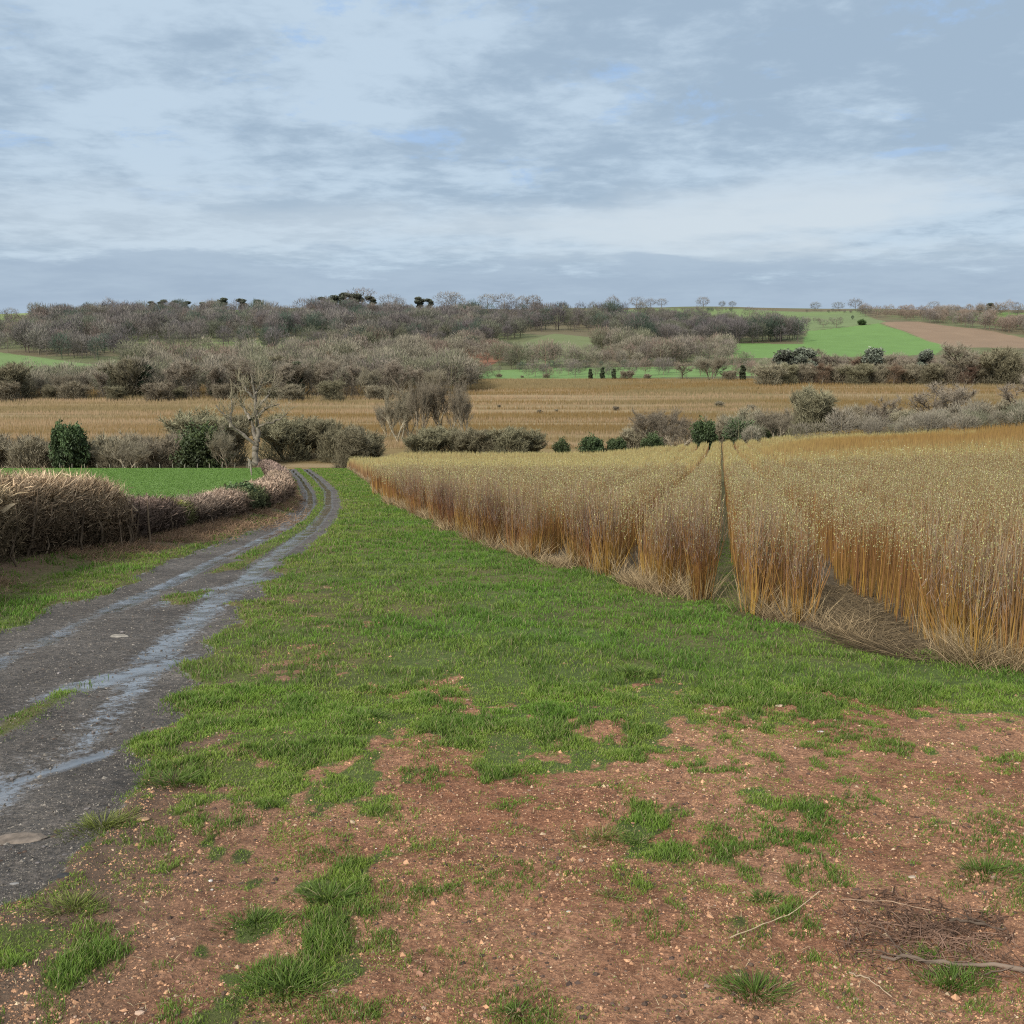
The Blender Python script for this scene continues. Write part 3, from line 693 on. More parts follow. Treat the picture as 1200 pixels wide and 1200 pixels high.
hr([(335, 185, 487, 60), (365, 190, 489, 56), (392, 182, 492, 50), (412, 150, 500, 44), (425, 160, 505, 40)], 'dark olive bushes beyond the end of the track', 'olive leafless bushes', 'bush', 'bare_bush', 'olive', 'beyond the track end')
hr([(468, 215, 452, 36), (492, 212, 444, 36), (520, 214, 440, 40), (542, 210, 448, 34), (480, 222, 462, 30), (455, 225, 474, 30)], 'bare tree clump in the valley', 'tall pale leafless trees', 'tree', 'bare_tree', 'pale', 'in the clump beyond the crop')
hr([(495, 170, 503, 46), (520, 175, 500, 50), (548, 172, 502, 50), (575, 170, 504, 46), (598, 168, 501, 50), (618, 172, 505, 36)], 'low olive bushes behind the crop', 'low rounded olive bushes', 'bush', 'bare_bush', 'olive', 'behind the crop')
hr([(658, 158, 514, 15), (695, 156, 512, 26), (722, 157, 514, 20)], 'clipped dark round bushes behind the crop', 'small round evergreen bushes', 'bush', 'evergreen_bush', 'evergreen', 'behind the crop')
tree('evergreen', 765, 155, 508, 20, 'small dark evergreen bush at the foot of the pale bare bush', None, 'bush', 'evergreen_bush', 2)
tree('evergreen', 827, 157, 493, 26, 'rounded dark evergreen bush at the far end of the crop lanes', None, 'bush', 'evergreen_bush', 3)
tree('evergreen', 868, 156, 493, 34, 'square dark evergreen bush behind the crop, darkest of the hedgerow', None, 'bush', 'evergreen_bush', 0)
tree('evergreen', 892, 158, 496, 28, 'dark evergreen bush touching the darkest bush on its right', None, 'bush', 'evergreen_bush', 1)
hr([(772, 170, 478, 60), (798, 168, 487, 44), (908, 156, 478, 60)], 'pale leafless bushes in the near hedgerow', 'pale leafless spreading bushes', 'bush', 'bare_bush', 'pale', 'in the hedgerow behind the crop')
tree('olive', 947, 165, 455, 48, 'round dense olive green tree standing above the hedgerow', None, 'tree', 'rounded_tree', 0)
tree('olive', 944, 166, 458, 40, 'olive green bush filling the foot of the round dense tree', None, 'bush', 'bare_bush', 1)
hr([(745, 176, 500, 40), (848, 172, 486, 40), (880, 176, 478, 50), (922, 172, 482, 44), (978, 168, 478, 46), (1000, 172, 474, 46), (1048, 176, 478, 50), (1078, 172, 482, 46), (1112, 176, 476, 50), (1135, 172, 472, 50), (1160, 176, 470, 50), (1185, 172, 468, 50), (1215, 174, 470, 50)],
   'brown bushes of the near hedgerow', 'brown leafless bushes', 'bush', 'bare_bush', 'scrub', 'of the crop hedgerow')
hr([(1022, 162, 462, 54), (1078, 164, 448, 56), (1102, 162, 450, 54)], 'leafless trees in the near hedgerow', 'larger leafless trees', 'tree', 'bare_tree', 'bare', 'rising from the hedgerow at right')
tree('bare', 1198, 158, 440, 52, 'leafless tree cut by the right edge of the photo above the crop', None, 'tree', 'bare_tree')
# scattered bushes on the orange valley floor
hr([(585, 300, 476, 18), (632, 280, 480, 22), (652, 285, 482, 16), (722, 290, 476, 20), (843, 300, 470, 24), (880, 290, 474, 24)], 'small bushes scattered on the orange valley floor', 'small faint bushes', 'bush', 'bare_bush', 'scrub', 'scattered on the orange valley floor')
# ---- belt of trees across the valley
belt = [(-30, 345, 436), (0, 350, 438), (22, 342, 426), (48, 355, 440), (72, 345, 438), (98, 352, 436), (122, 344, 434), (148, 350, 420), (200, 348, 425), (225, 342, 420), (250, 352, 428), (276, 345, 418), (300, 350, 428), (328, 346, 424), (352, 352, 422)]
for i, (px, y, tp) in enumerate(belt):
    tree(['tall', 'bare', 'olive', 'tall', 'pale'][i % 5] if i % 3 else 'tall', px, y - 12, tp, 40, f'{ORD[i]} from the left of the tall leafless trees in the valley belt', 'tall trees in the left valley belt', 'tree', 'bare_tree')
belt2 = [(372, 352, 428), (392, 346, 420), (412, 352, 424), (432, 346, 430), (452, 356, 420), (472, 350, 425), (494, 356, 428), (516, 352, 432), (540, 370, 436)]
for i, (px, y, tp) in enumerate(belt2):
    tree(['tall', 'bare', 'tall', 'pale'][i % 4], px, y - 12, tp, 38, f'{ORD[i]} leafless tree of the belt counted rightwards from the dead tree', 'belt trees right of the dead tree', 'tree', 'bare_tree')
for i, px in enumerate([10, 60, 85, 135, 185, 212, 264, 318, 342, 390, 440]):
    tree(['scrub', 'olive'][i % 2], px, 322 + (i * 7) % 9, 446 + (i * 5) % 9, 32, f'{ORD[i]} from the left of the low bushes edging the orange field', 'low bushes under the valley belt', 'bush', 'bare_bush')
for i, (px, y, tp) in enumerate([(15, 400, 438), (45, 410, 440), (80, 405, 438), (115, 415, 436), (140, 400, 428), (168, 410, 420), (205, 405, 416), (240, 415, 418), (275, 405, 414), (310, 415, 416), (345, 405, 416), (385, 415, 414), (420, 405, 414), (460, 415, 418), (500, 420, 424)]):
    tree(['bare', 'olive', 'tall', 'rust'][i % 4], px, y, tp, 40, f'{ORD[i]} from the left in the rear rank of the valley belt', 'rear rank of the left valley belt', 'tree', 'bare_tree')
tree('ivy', 30, 338, 448, 20, 'dark ivy covered stump of a tree at the far left of the belt', None, 'tree', 'ivy_clad_tree')
tree('ivy', 172, 340, 428, 20, 'tall narrow ivy covered tree in the left valley belt', None, 'tree', 'ivy_clad_tree')
tree('ivy', 348, 340, 424, 20, 'dark ivy covered tree rising to the right of the dead tree', None, 'tree', 'ivy_clad_tree')
tree('ivy', 252, 342, 430, 16, 'slim ivy covered tree seen left of the dead tree', None, 'tree', 'ivy_clad_tree')
# right-hand belt
for i, (kd, px, y, tp, w) in enumerate([('ivy', 692, 440, 432, 14), ('ivy', 706, 442, 430, 14), ('ivy', 719, 440, 432, 12), ('scrub', 734, 440, 434, 22), ('scrub', 758, 442, 438, 20), ('scrub', 640, 445, 438, 22), ('scrub', 612, 448, 440, 22), ('scrub', 585, 450, 438, 22),
                                       ('bare', 800, 440, 424, 30), ('pale', 833, 430, 416, 30), ('ivy', 870, 430, 428, 24), ('scrub', 855, 430, 434, 26)]):
    tree(kd, px, y, tp, w, f'{ORD[[7, 8, 9, 10, 11, 2, 1, 0, 12, 13, 15, 14][i]] if False else ORD[sorted([692, 706, 719, 734, 758, 640, 612, 585, 800, 833, 870, 855]).index(px)]} from the left of the bushes along the mid valley green strip', 'bushes along the green strip', 'bush', 'hedgerow_bush')
rb = [('pine', 918, 420, 410, 24), ('pine', 940, 424, 408, 24), ('bare', 962, 428, 408, 36), ('bare', 985, 420, 414, 34), ('rust', 1008, 426, 418, 30), ('pine', 1022, 422, 408, 24), ('bare', 1048, 428, 414, 34), ('bare', 1066, 430, 418, 26), ('pine', 1080, 424, 410, 16),
      ('bare', 1100, 426, 416, 30), ('bare', 1130, 400, 400, 48), ('rust', 1152, 420, 412, 30), ('olive', 1178, 400, 408, 46), ('bare', 1205, 410, 412, 40)]
for i, (kd, px, y, tp, w) in enumerate(rb):
    tree(kd, px, y, tp, w, f'{ORD[i]} from the left of the taller trees in the belt below the ploughed field', 'taller trees below the ploughed field', 'tree', 'belt_tree')
for i, px in enumerate(np.linspace(900, 1215, 16)):
    tree(['scrub', 'olive', 'scrub', 'rust'][i % 4], float(px), 398 + (i * 5) % 11, 426 + (i * 7) % 7, 34, f'{ORD[i]} from the left of the low bushes beneath the right valley belt', 'low bushes under the right valley belt', 'bush', 'bare_bush')
for i, px in enumerate([950, 975, 1000, 1030, 1060, 1090, 1120, 1150, 1180]):
    tree(['olive', 'pale', 'bare'][i % 3], px, 440 + (i * 7) % 12, 421, 30, f'{ORD[i]} from the left in the rear rank below the bright green slope', 'rear rank of the right valley belt', 'tree', 'bare_tree')
# ---- skyline
sky = [('bare', 523, 20, 346), ('bare', 534, 18, 348), ('bare', 571, 20, 349), ('bare', 591, 22, 348), ('bare', 612, 20, 351), ('bare', 625, 18, 350), ('bare', 718, 14, 351), ('bare', 746, 18, 352), ('bare', 762, 12, 354), ('bare', 775, 14, 354)]
for i, (kd, px, w, tp) in enumerate(sky):
    tree(kd, px, 1190, tp - 4, w * 1.3, f'{ORD[i]} from the left of the round bare trees standing along the skyline', 'round bare trees on the skyline', 'tree', 'skyline_tree', parts=False)
pin = [(178, 355), (190, 353), (205, 354), (218, 355), (238, 356), (248, 355), (262, 351), (284, 352), (302, 353)]
for i, (px, tp) in enumerate(pin):
    tree('pine', px, 1195, tp - 2, 20, f'{ORD[i]} from the left of the dark crowned trees on the left ridge', 'dark trees on the left ridge', 'tree', 'skyline_tree', parts=False)
for i, (kd, px, tp, w) in enumerate([('pine', 380, 351, 18), ('pine', 392, 349, 20), ('pine', 404, 346, 20), ('rust', 424, 341, 34), ('pine', 418, 347, 20), ('pine', 436, 350, 18), ('bare', 456, 348, 18), ('bare', 468, 352, 14), ('pine', 491, 351, 14), ('pine', 504, 353, 18)]):
    pxs = sorted([380, 392, 404, 424, 418, 436, 456, 468, 491, 504])
    tree(kd, px, 1190, tp - 3, w * 1.35, f'{ORD[pxs.index(px)]} from the left in the tall clump crowning the ridge', 'clump of trees crowning the ridge', 'tree', 'skyline_tree', parts=False)
for i, (kd, px, tp, w) in enumerate([('bare', 824, 350, 16), ('scrub', 846, 355, 12), ('scrub', 858, 355, 12), ('scrub', 955, 356, 12), ('scrub', 982, 356, 12), ('bare', 1002, 352, 20), ('bare', 1094, 355, 14), ('pine', 1160, 357, 10), ('bare', 37, 357, 8), ('bare', 1190, 356, 12)]):
    pxs = sorted([824, 846, 858, 955, 982, 1002, 1094, 1160, 37, 1190])
    tree(kd, px, 1200, tp - 2, w * 1.3, f'{ORD[pxs.index(px)]} from the left of the isolated small trees on the skyline', 'isolated small skyline trees', 'tree', 'skyline_tree', parts=False)
for i, (px, py, tp, w) in enumerate([(649, 416, 403, 12), (878, 372, 360, 16), (885, 376, 366, 14), (946, 380, 372, 10), (980, 384, 372, 18), (965, 384, 374, 16), (1010, 381, 374, 8), (708, 428, 412, 22), (726, 428, 416, 18)]):
    hx_, hy_ = hit(px, py)
    pxs = sorted([649, 878, 885, 946, 980, 965, 1010, 708, 726])
    tree('evergreen' if px in (649, 1010) else 'bare', px, hy_, tp, w, f'{ORD[pxs.index(px)]} from the left of the lone trees out on the far green slopes', 'lone trees on the far slopes', 'tree', 'field_tree', parts=False)

# ---- far woods as masses
def wood(name, label, polys, n, hrange, tones, dens_tones=None, step=None):
    V = []; Fs = []; C = []; k = 0
    def inp(P, x, y):
        ins = False; j = len(P) - 1
        for i in range(len(P)):
            if ((P[i][1] > y) != (P[j][1] > y)) and (x < (P[j][0] - P[i][0]) * (y - P[i][1]) / (P[j][1] - P[i][1]) + P[i][0]): ins = not ins
            j = i
        return ins
    r = random.Random(hash(name) % 1 + len(name))
    for P, cnt in polys:
        xs = [p[0] for p in P]; ys = [p[1] for p in P]; c = 0; tries = 0
        while c < cnt and tries < cnt * 20:
            tries += 1
            px = r.uniform(min(xs), max(xs)); py = r.uniform(min(ys), max(ys))
            if not inp(P, px, py): continue
            x, y = hit(px, py); c += 1
            h = r.uniform(*hrange) * (.7 + .6 * float(vnoise(px / 31., py / 7., 72))); ft = FT[r.randrange(len(FT))]
            tn = np.array(tones[int(vnoise(px / 26., py / 9., 71) * 2.3 * len(tones) + r.uniform(-.4, .4)) % len(tones)]) * r.uniform(.8, 1.2)
            a = r.uniform(0, 6.28); ca, sa = math.cos(a), math.sin(a); s = h * r.uniform(.85, 1.15)
            v = ft[0] * np.array([s, s, h]); v = np.stack([v[:, 0] * ca - v[:, 1] * sa + x, v[:, 0] * sa + v[:, 1] * ca + y, v[:, 2] + float(H0(x, y))], 1)
            V.append(v); Fs.append(ft[1] + k); C.append(ft[2] * tn); k += len(v)
    me = mesh_np(name, np.concatenate(V), np.concatenate(Fs), np.concatenate(C))
    tag(link(name, me, M_twig), label, 'woodland', kind='stuff')
G1 = (.21, .18, .15); G2 = (.24, .215, .165); G3 = (.18, .155, .14); G4 = (.19, .19, .125); G5 = (.23, .175, .14); G6 = (.26, .235, .175); D1 = (.075, .10, .075)
U1, U2, U3, U4, U5 = [tuple(v * k for v, k in zip(c, (.74, .76, .84))) for c in (G1, G2, G3, G4, G5)]  # upper wood tones: darker, with distance haze painted in as a blue shift
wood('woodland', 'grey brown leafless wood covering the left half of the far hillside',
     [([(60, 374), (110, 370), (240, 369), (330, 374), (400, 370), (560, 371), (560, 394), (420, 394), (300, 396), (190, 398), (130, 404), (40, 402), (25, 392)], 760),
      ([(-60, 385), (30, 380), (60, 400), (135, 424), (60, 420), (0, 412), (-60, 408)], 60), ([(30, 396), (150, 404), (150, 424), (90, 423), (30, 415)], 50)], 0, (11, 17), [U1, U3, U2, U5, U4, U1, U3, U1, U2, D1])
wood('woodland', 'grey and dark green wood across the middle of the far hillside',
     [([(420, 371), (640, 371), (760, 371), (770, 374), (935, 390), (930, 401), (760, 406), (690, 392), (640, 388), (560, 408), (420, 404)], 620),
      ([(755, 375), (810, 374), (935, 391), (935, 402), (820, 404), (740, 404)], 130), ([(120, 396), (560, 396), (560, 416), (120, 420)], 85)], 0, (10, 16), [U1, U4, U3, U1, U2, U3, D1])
wood('woodland', 'lower wood of brown and olive trees behind the valley belt',
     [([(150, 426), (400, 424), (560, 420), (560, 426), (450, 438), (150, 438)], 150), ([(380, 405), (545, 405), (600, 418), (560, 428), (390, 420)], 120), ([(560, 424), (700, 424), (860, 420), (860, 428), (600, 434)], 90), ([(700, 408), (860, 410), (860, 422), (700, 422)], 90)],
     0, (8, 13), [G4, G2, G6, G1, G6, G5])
wood('woodland', 'brown wood along the ridge above the ploughed field',
     [([(1006, 366), (1090, 366), (1200, 382), (1300, 396), (1300, 402), (1190, 392), (1075, 377), (1010, 372)], 190), ([(1100, 366), (1200, 368), (1200, 372), (1100, 370)], 24)], 0, (8, 13), [G5, G1, G3, G5])
wood('tree_belt', 'olive grey mass of leafless trees filling the belt across the left of the valley',
     [([(150, 444), (560, 442), (560, 461), (300, 465), (150, 466)], 300)], 0, (8, 13), [G4, G2, G6, G2, G4, G2, G1])
wood('tree_belt', 'paler olive mass of lower trees below the green slope at far left',
     [([(-60, 450), (150, 448), (150, 466), (-60, 467)], 150)], 0, (5.5, 9), [G4, G2, G6, G2])
wood('tree_belt', 'brown grey mass of leafless bushes filling the belt across the right of the valley',
     [([(860, 432), (1280, 426), (1280, 444), (860, 446)], 170), ([(560, 440), (860, 434), (860, 440), (560, 446)], 40)], 0, (4, 8), [G1, G4, G3, G2, G5])
wood('hedgerow', 'low brown tangle of bushes filling the hedgerow behind the crop',
     [([(740, 523), (850, 518), (1280, 498), (1280, 508), (850, 526), (740, 528)], 170)], 0, (2.0, 3.8), [G2, G4, G6])
wood('far_hedges', 'thin dark hedges dividing the fields along the ridge',
     [([(0, 366), (85, 366), (85, 367), (0, 367)], 40), ([(0, 374), (75, 371), (75, 373), (0, 377)], 30), ([(760, 366), (860, 364), (860, 366), (760, 368)], 30), ([(925, 366), (1010, 365), (1010, 367), (925, 367)], 16), ([(830, 384), (1000, 374), (1000, 376), (830, 386)], 18), ([(560, 436), (860, 428), (860, 430), (560, 438)], 34)],
     0, (3.0, 5), [G3, D1, G1])

# ------------------------------------------------------------ dead tree
def dead_tree():
    px0, y0 = 300, 121.0; x0 = x_at(px0, y0); z0 = float(H(x0, y0)); m = y0 * cp / F     # metres per pixel
    def P(pts):  # (dx px from trunk, row, depth offset m)
        return np.array([[(a - px0) * m, c, z_top(b, y0) - z0] for a, b, c in pts])
    # row of base
    tr = Acc(); cr = Acc()
    r = random.Random(5)
    barkc = np.array([.215, .185, .15])
    ends = []
    def limb(pts, ra, rb, n=8):
        p = P(pts); K = 14; t = np.linspace(0, len(p) - 1, K); q = np.stack([np.interp(t, range(len(p)), p[:, i]) for i in range(3)], 1)
        q[1:-1] = (q[:-2] + 2 * q[1:-1] + q[2:]) / 4
        q[1:] += np.array([[r.gauss(0, .05) for _ in range(3)] for _ in range(K - 1)])
        rad = np.linspace(ra, rb, K) * (1 + .12 * np.array([r.gauss(0, 1) for _ in range(K)]))
        tubes(tr, q[None], rad[None], barkc * r.uniform(.75, 1.15), n); ends.append(q)
    limb([(300, 545, 0), (300, 530, 0), (303, 515, 0)], .42, .30, 12)
    limb([(302, 522, 0), (305, 505, 0), (303, 490, .2), (304, 470, 0), (301, 450, 0), (299, 438, 0)], .27, .07, 10)
    limb([(302, 525, 0), (296, 515, -.4), (288, 508, -.6), (277, 502, -.8), (273, 490, -.9), (266, 484, -1), (260, 474, -1.3)], .25, .07)
    limb([(274, 500, -.8), (274, 486, -.5), (276, 476, 0), (273, 466, .3)], .18, .05, 6)
    limb([(301, 515, 0), (296, 502, .8), (296, 490, 1.2), (300, 478, 1.0), (302, 462, 1.4)], .24, .08)
    limb([(305, 488, 0), (312, 480, .3), (320, 476, .2), (332, 474, 0)], .25, .06, 6)
    limb([(305, 500, 0), (316, 496, -1), (328, 493, -1.5), (338, 488, -1.6), (344, 483, -1.6)], .2, .05, 6)
    limb([(303, 462, 0), (308, 452, .5), (311, 444, .6)], .16, .05, 6)
    limb([(301, 466, 0), (294, 456, -.6), (291, 448, -.7)], .16, .05, 6)
    limb([(304, 478, 0), (314, 468, 1), (318, 458, 1.4), (326, 452, 1.6)], .2, .05, 6)
    limb([(296, 492, 0), (287, 480, .9), (282, 472, 1.2)], .2, .07, 6)
    limb([(303, 500, 0), (306, 490, -1.2), (306, 478, -1.6), (310, 470, -1.6)], .17, .06)
    P0 = []; PP = []
    for q in ends[2:] + [ends[1]]:
        for k in range(16):
            s = r.uniform(.3, 1) * 12; a = int(s); st = q[a] * (1 - s + a) + q[a + 1] * (s - a)
            d = q[-1] - q[0]; d /= np.linalg.norm(d); L = r.uniform(.6, 1.8); v = d * .5 + np.array([r.gauss(0, .6), r.gauss(0, .6), r.gauss(.4, .5)]); v /= np.linalg.norm(v)
            pts = [st]; c = st
            for i in range(4):
                v = v + np.array([r.gauss(0, .25) for _ in range(3)]) + np.array([0, 0, .08]); v /= np.linalg.norm(v); c = c + v * L / 4; pts.append(c)
            PP.append(pts)
            for j in range(4):
                i0 = r.choice([1, 2, 3, 4]); vv = v + np.array([r.gauss(0, .7) for _ in range(3)]); vv /= np.linalg.norm(vv)
                b = pts[i0]; P0.append([b, b + vv * L * .25, b + vv * L * .5 + np.array([0, 0, .05]), b + vv * L * .5 + vv * .1 + np.array([0, 0, .12]), b + vv * L * .5 + vv * .2 + np.array([0, 0, .2])])
    tubes(cr, np.array(PP), np.linspace(.042, .018, 5)[None], np.array([.23, .195, .14]), 4)
    tubes(cr, np.array(P0), np.linspace(.022, .010, 5)[None], np.array([.25, .215, .15]), 3)
    root = link('dead_tree', None, None, loc=(x0, y0, z0))
    link('trunk', tr.mesh('dead_trunk', True), M_bark, root); link('twigs', cr.mesh('dead_twigs'), M_twig, root)
    tag(root, 'old pale half dead tree with twisted limbs at the end of the track', 'tree')
dead_tree()

# ------------------------------------------------------------ willow crop
GOLD = np.array([.32, .20, .040]); OCH = np.array([.26, .135, .036]); RED = np.array([.175, .075, .038]); GRY = np.array([.26, .185, .105]); STRAW = np.array([.52, .39, .22]); CAT = np.array([.52, .51, .20])
def stem_lines(x, y, z, h, lean, ang, K):
    n = len(x); P = np.empty((n, K, 3)); t = np.linspace(0, 1, K)
    for i, s in enumerate(t):
        o = lean * h * (s - .25 * s * s)
        P[:, i, 0] = x + np.cos(ang) * o; P[:, i, 1] = y + np.sin(ang) * o; P[:, i, 2] = z + h * s
    return P
def stem_cols(n, K, warm):
    t = np.linspace(0, 1, K)[None, :, None]; w = warm[:, None, None]
    low = GOLD * w + RED * 1.0 * (1 - w); mid = OCH * w * .85 + RED * .85 * (1 - w * .85)
    a = np.clip(t / .6, 0, 1); b = np.clip((t - .70) / .24, 0, 1)
    C = low * (1 - a) + mid * a; C = C * (1 - b) + GRY * b
    return C * rng.uniform(.7, 1.3, (n, 1, 1))
def catkins(acc, P, per, size, tmin=.58, tone=CAT):
    n, K, _ = P.shape
    s = rng.uniform(tmin, 1, (n, per)) * (K - 1); a = np.minimum(s.astype(int), K - 2); f = (s - a)[..., None]
    i = np.arange(n)[:, None]; p = (P[i, a] * (1 - f) + P[i, a + 1] * f).reshape(-1, 3)
    m = len(p); p = p + rng.normal(size=(m, 3)) * size * .6
    up = np.array([0, 0, 1.]) + rng.normal(size=(m, 3)) * .5; up /= np.linalg.norm(up, axis=1, keepdims=True); sd = np.cross(up, rand_dirs(m)); sd /= np.linalg.norm(sd, axis=1, keepdims=True) + 1e-9
    sz = size * rng.uniform(.6, 1.3, (m, 1))
    V = np.stack([p - up * sz, p + sd * sz * .42, p + up * sz, p - sd * sz * .42], 1)
    Fq = (np.array([[0, 1, 2], [0, 2, 3]])[None] + (np.arange(m) * 4)[:, None, None]).reshape(-1, 3)
    C = tone * (.42 + .62 * rng.uniform(0, 1, (m, 1)) ** 2.5); g = rng.uniform(0, 1, m) < .5; C[g] = np.array([.38, .34, .20]) * rng.uniform(.6, 1.1, (g.sum(), 1))
    acc.add(V.reshape(-1, 3), Fq, np.repeat(C, 4, 0))
def plant_mesh(seed, warm):
    st = Acc(); ck = Acc(); n = 34
    ang = rng.uniform(0, 6.283, n); r0 = rng.uniform(0, .16, n)
    h = 1.48 * rng.uniform(.62, 1.14, n); lean = rng.uniform(0, .20, n); lean[:4] += rng.uniform(.1, .35, 4)
    P = stem_lines(r0 * np.cos(ang), r0 * np.sin(ang), np.full(n, -.03), h, lean, ang, 7)
    P[:, 1:-1, :2] += rng.normal(size=(n, 5, 2)) * .008
    C = stem_cols(n, 7, np.clip(rng.normal(warm, .25, n), 0, 1))
    tubes(st, P, np.linspace(.0068, .0022, 7)[None], C, 3)
    # fine side shoots in the upper half
    m = n * 7; k = rng.integers(0, n, m); s = rng.uniform(.42, .92, m) * 6; a = s.astype(int); f = (s - a)[:, None]
    b = P[k, a] * (1 - f) + P[k, np.minimum(a + 1, 6)] * f; a2 = rng.uniform(0, 6.283, m); L = rng.uniform(.12, .34, m)
    d = np.stack([np.cos(a2) * .3, np.sin(a2) * .3, np.ones(m)], 1) * L[:, None]
    ribbons(st, np.stack([b, b + d * .5 + np.stack([np.cos(a2), np.sin(a2), 0 * a2], 1) * .02, b + d], 1), np.array([.0045, .004, 0])[None], rand_dirs(m), np.array([.23, .16, .12]) * rng.uniform(.7, 1.3, (m, 1, 1)) * np.ones((1, 3, 1)))
    catkins(ck, P, 9, .0125, .68)
    # straw at the foot
    dg = Acc(); m = 120; a3 = rng.uniform(0, 6.283, m); rr = rng.uniform(.02, .24, m); L = rng.uniform(.12, .75, m)
    ln = rng.uniform(.05, .8, m) ** 1.3; b = np.stack([rr * np.cos(a3), rr * np.sin(a3), np.full(m, -.02)], 1)
    d = np.stack([np.cos(a3) * ln, np.sin(a3) * ln, np.ones(m)], 1); d /= np.linalg.norm(d, axis=1, keepdims=True)
    dg_P = np.stack([b, b + d * L[:, None] * .5, b + d * L[:, None] - np.array([0, 0, .06])], 1)
    ribbons(dg, dg_P, np.array([.006, .005, 0])[None], rand_dirs(m), STRAW * rng.uniform(.35, 1.05, (m, 1, 1)) * np.array([.75, .95, 1.1])[None, :, None])
    V1, F1, C1 = st.arrays(); V2, F2, C2 = ck.arrays()
    return mesh_np('willow_stems', np.concatenate([V1, V2]), np.concatenate([F1, F2 + len(V1)]), np.concatenate([C1, C2])), dg.mesh('willow_straw')
PM = [plant_mesh(i, [.85, .5, .7, .2, .95, .4][i]) for i in range(6)]
def willow():
    # plant positions: rows parallel to the lanes
    q0 = q1 - PER * 40; pos = []
    cols = []
    for k in range(-40, 40):
        for f in (.26, .5, .74): cols.append(q1 + PER * (k + f))
    for q in cols:
        ys = np.arange(7, 60, .42); ys = ys + rng.uniform(-.12, .12, len(ys)); xs = q + RD * ys + rng.normal(0, .07, len(ys))
        ok = in_willow(xs, ys) & (np.abs(xs) < .58 * ys + 1.0)
        pos += list(zip(xs[ok], ys[ok]))
    pos = np.array(pos); fr = pos[:, 1] - w_front(pos[:, 0])
    front = (fr < 1.5) & (pos[:, 1] < 40); fi = np.where(front)[0]; fi = fi[np.argsort(pos[fi, 1])][:285]
    isf = np.zeros(len(pos), bool); isf[fi] = True
    for i in fi:
        x, y = pos[i]; q = (x - RD * y) - q1
        if q > PER: lb, gp = 'golden and red stemmed willow plant in the front rows right of the dark litter gap', 'front willow plants right of the litter gap'
        elif q > 0: lb, gp = 'golden stemmed willow plant in the block between the grassy lane and the litter gap', 'front willow plants of the middle block'
        else: lb, gp = 'ochre stemmed willow plant along the crop edge left of the grassy lane', 'front willow plants left of the grassy lane'
        pm = PM[int(rng.integers(0, 6)) if q < PER * 2 else [3, 5, 3, 1, 5, 0][int(rng.integers(0, 6))]]
        s = rng.uniform(.84, 1.12) if rng.uniform() > .22 else rng.uniform(.62, .9); wsc = rng.uniform(.85, 1.2)
        root = link('willow_plant', None, None, loc=(x, y, float(H(x, y))), rz=rng.uniform(0, 6.28), sc=(wsc, wsc, s))
        link('stems', pm[0], M_stem, root); link('straw', pm[1], M_dry, root)
        tag(root, lb, 'willow plant', gp)
    rest = pos[~isf]; acc = Acc(); fr2 = rest[:, 1] - w_front(rest[:, 0])
    # near mass, up to 60 m
    per = 24; X = np.repeat(rest, per, 0); F2 = np.repeat(fr2, per); n = len(X)
    keep = (F2 < 2.5) | (rng.uniform(0, 1, n) < np.clip(26 / X[:, 1], .35, 1)); X = X[keep]; n = len(X)
    ang = rng.uniform(0, 6.283, n); r0 = rng.uniform(0, .3, n); x = X[:, 0] + r0 * np.cos(ang); y = X[:, 1] + r0 * np.sin(ang)
    z = H0(x, y); h = (1.22 + .34 * fbm(x * .6, y * .6, 2, 81)) * rng.uniform(.78, 1.08, n) * np.where(rng.uniform(0, 1, n) < .05, rng.uniform(1.05, 1.2, n), 1) * bed(x, y)
    K = 4; ln_ = rng.uniform(0, .13, n); P = stem_lines(x, y, z, h, ln_, ang, K)
    ok = ((lane(P[:, -1, 0], P[:, -1, 1]) > 1) | (np.abs(q_of(x, y)) < PER * .5)) & (lane(x, y) > .95)
    x, y, z, h, ang, P, n = x[ok], y[ok], z[ok], h[ok], ang[ok], P[ok], int(ok.sum())
    wd = .009 * np.maximum(y / 14, .8) ** .7
    S = np.stack([np.ones(n), rng.normal(0, .5, n), np.zeros(n)], 1)
    C = stem_cols(n, K, np.clip(rng.normal(.5, .3, n), 0, 1))
    ribbons(acc, P, wd[:, None] * np.array([1, .8, .6, 0])[None], S, C)
    for lo, hi, pc, sz in ((0, 18, 8, .013), (18, 32, 6, .017), (32, 80, 5, .024)):
        mm = (y >= lo) & (y < hi)
        if mm.any(): catkins(acc, P[mm], pc, sz, .6)
    # far mass
    n = 150000; y = np.sqrt(rng.uniform(55 ** 2, 165 ** 2, n)); x = rng.uniform(-.36, .62, n) * y; ok = in_willow(x, y); 
    ok2 = rng.uniform(0, 1, n) < .9; x, y = x[ok & ok2], y[ok & ok2]; n = len(x); z = H0(x, y)
    bl = fbm(x / 12, y / 16, 3, 83)
    h = (1.22 + .34 * bl) * rng.uniform(.75, 1.1, n) * bed(x, y); ang = rng.uniform(0, 6.283, n)
    P = stem_lines(x, y, z, h, rng.uniform(0, .16, n), ang, 3); S = np.stack([np.ones(n), np.zeros(n), np.zeros(n)], 1)
    right = sstep(x / y, .15, .36) * sstep(y, 62, 90) * sstep(bl, .34, .54)
    tip = (np.array([.38, .33, .135]) * (1 - right)[:, None] + np.array([.27, .165, .045]) * right[:, None]) * rng.uniform(.6, 1.35, (n, 1))
    C = np.stack([np.tile(RED * .8, (n, 1)), np.array([.25, .15, .07]) * rng.uniform(.7, 1.3, (n, 1)), tip], 1)
    ribbons(acc, P, (.055 * (y / 100))[:, None] * np.array([1, .9, 0])[None], S, C)
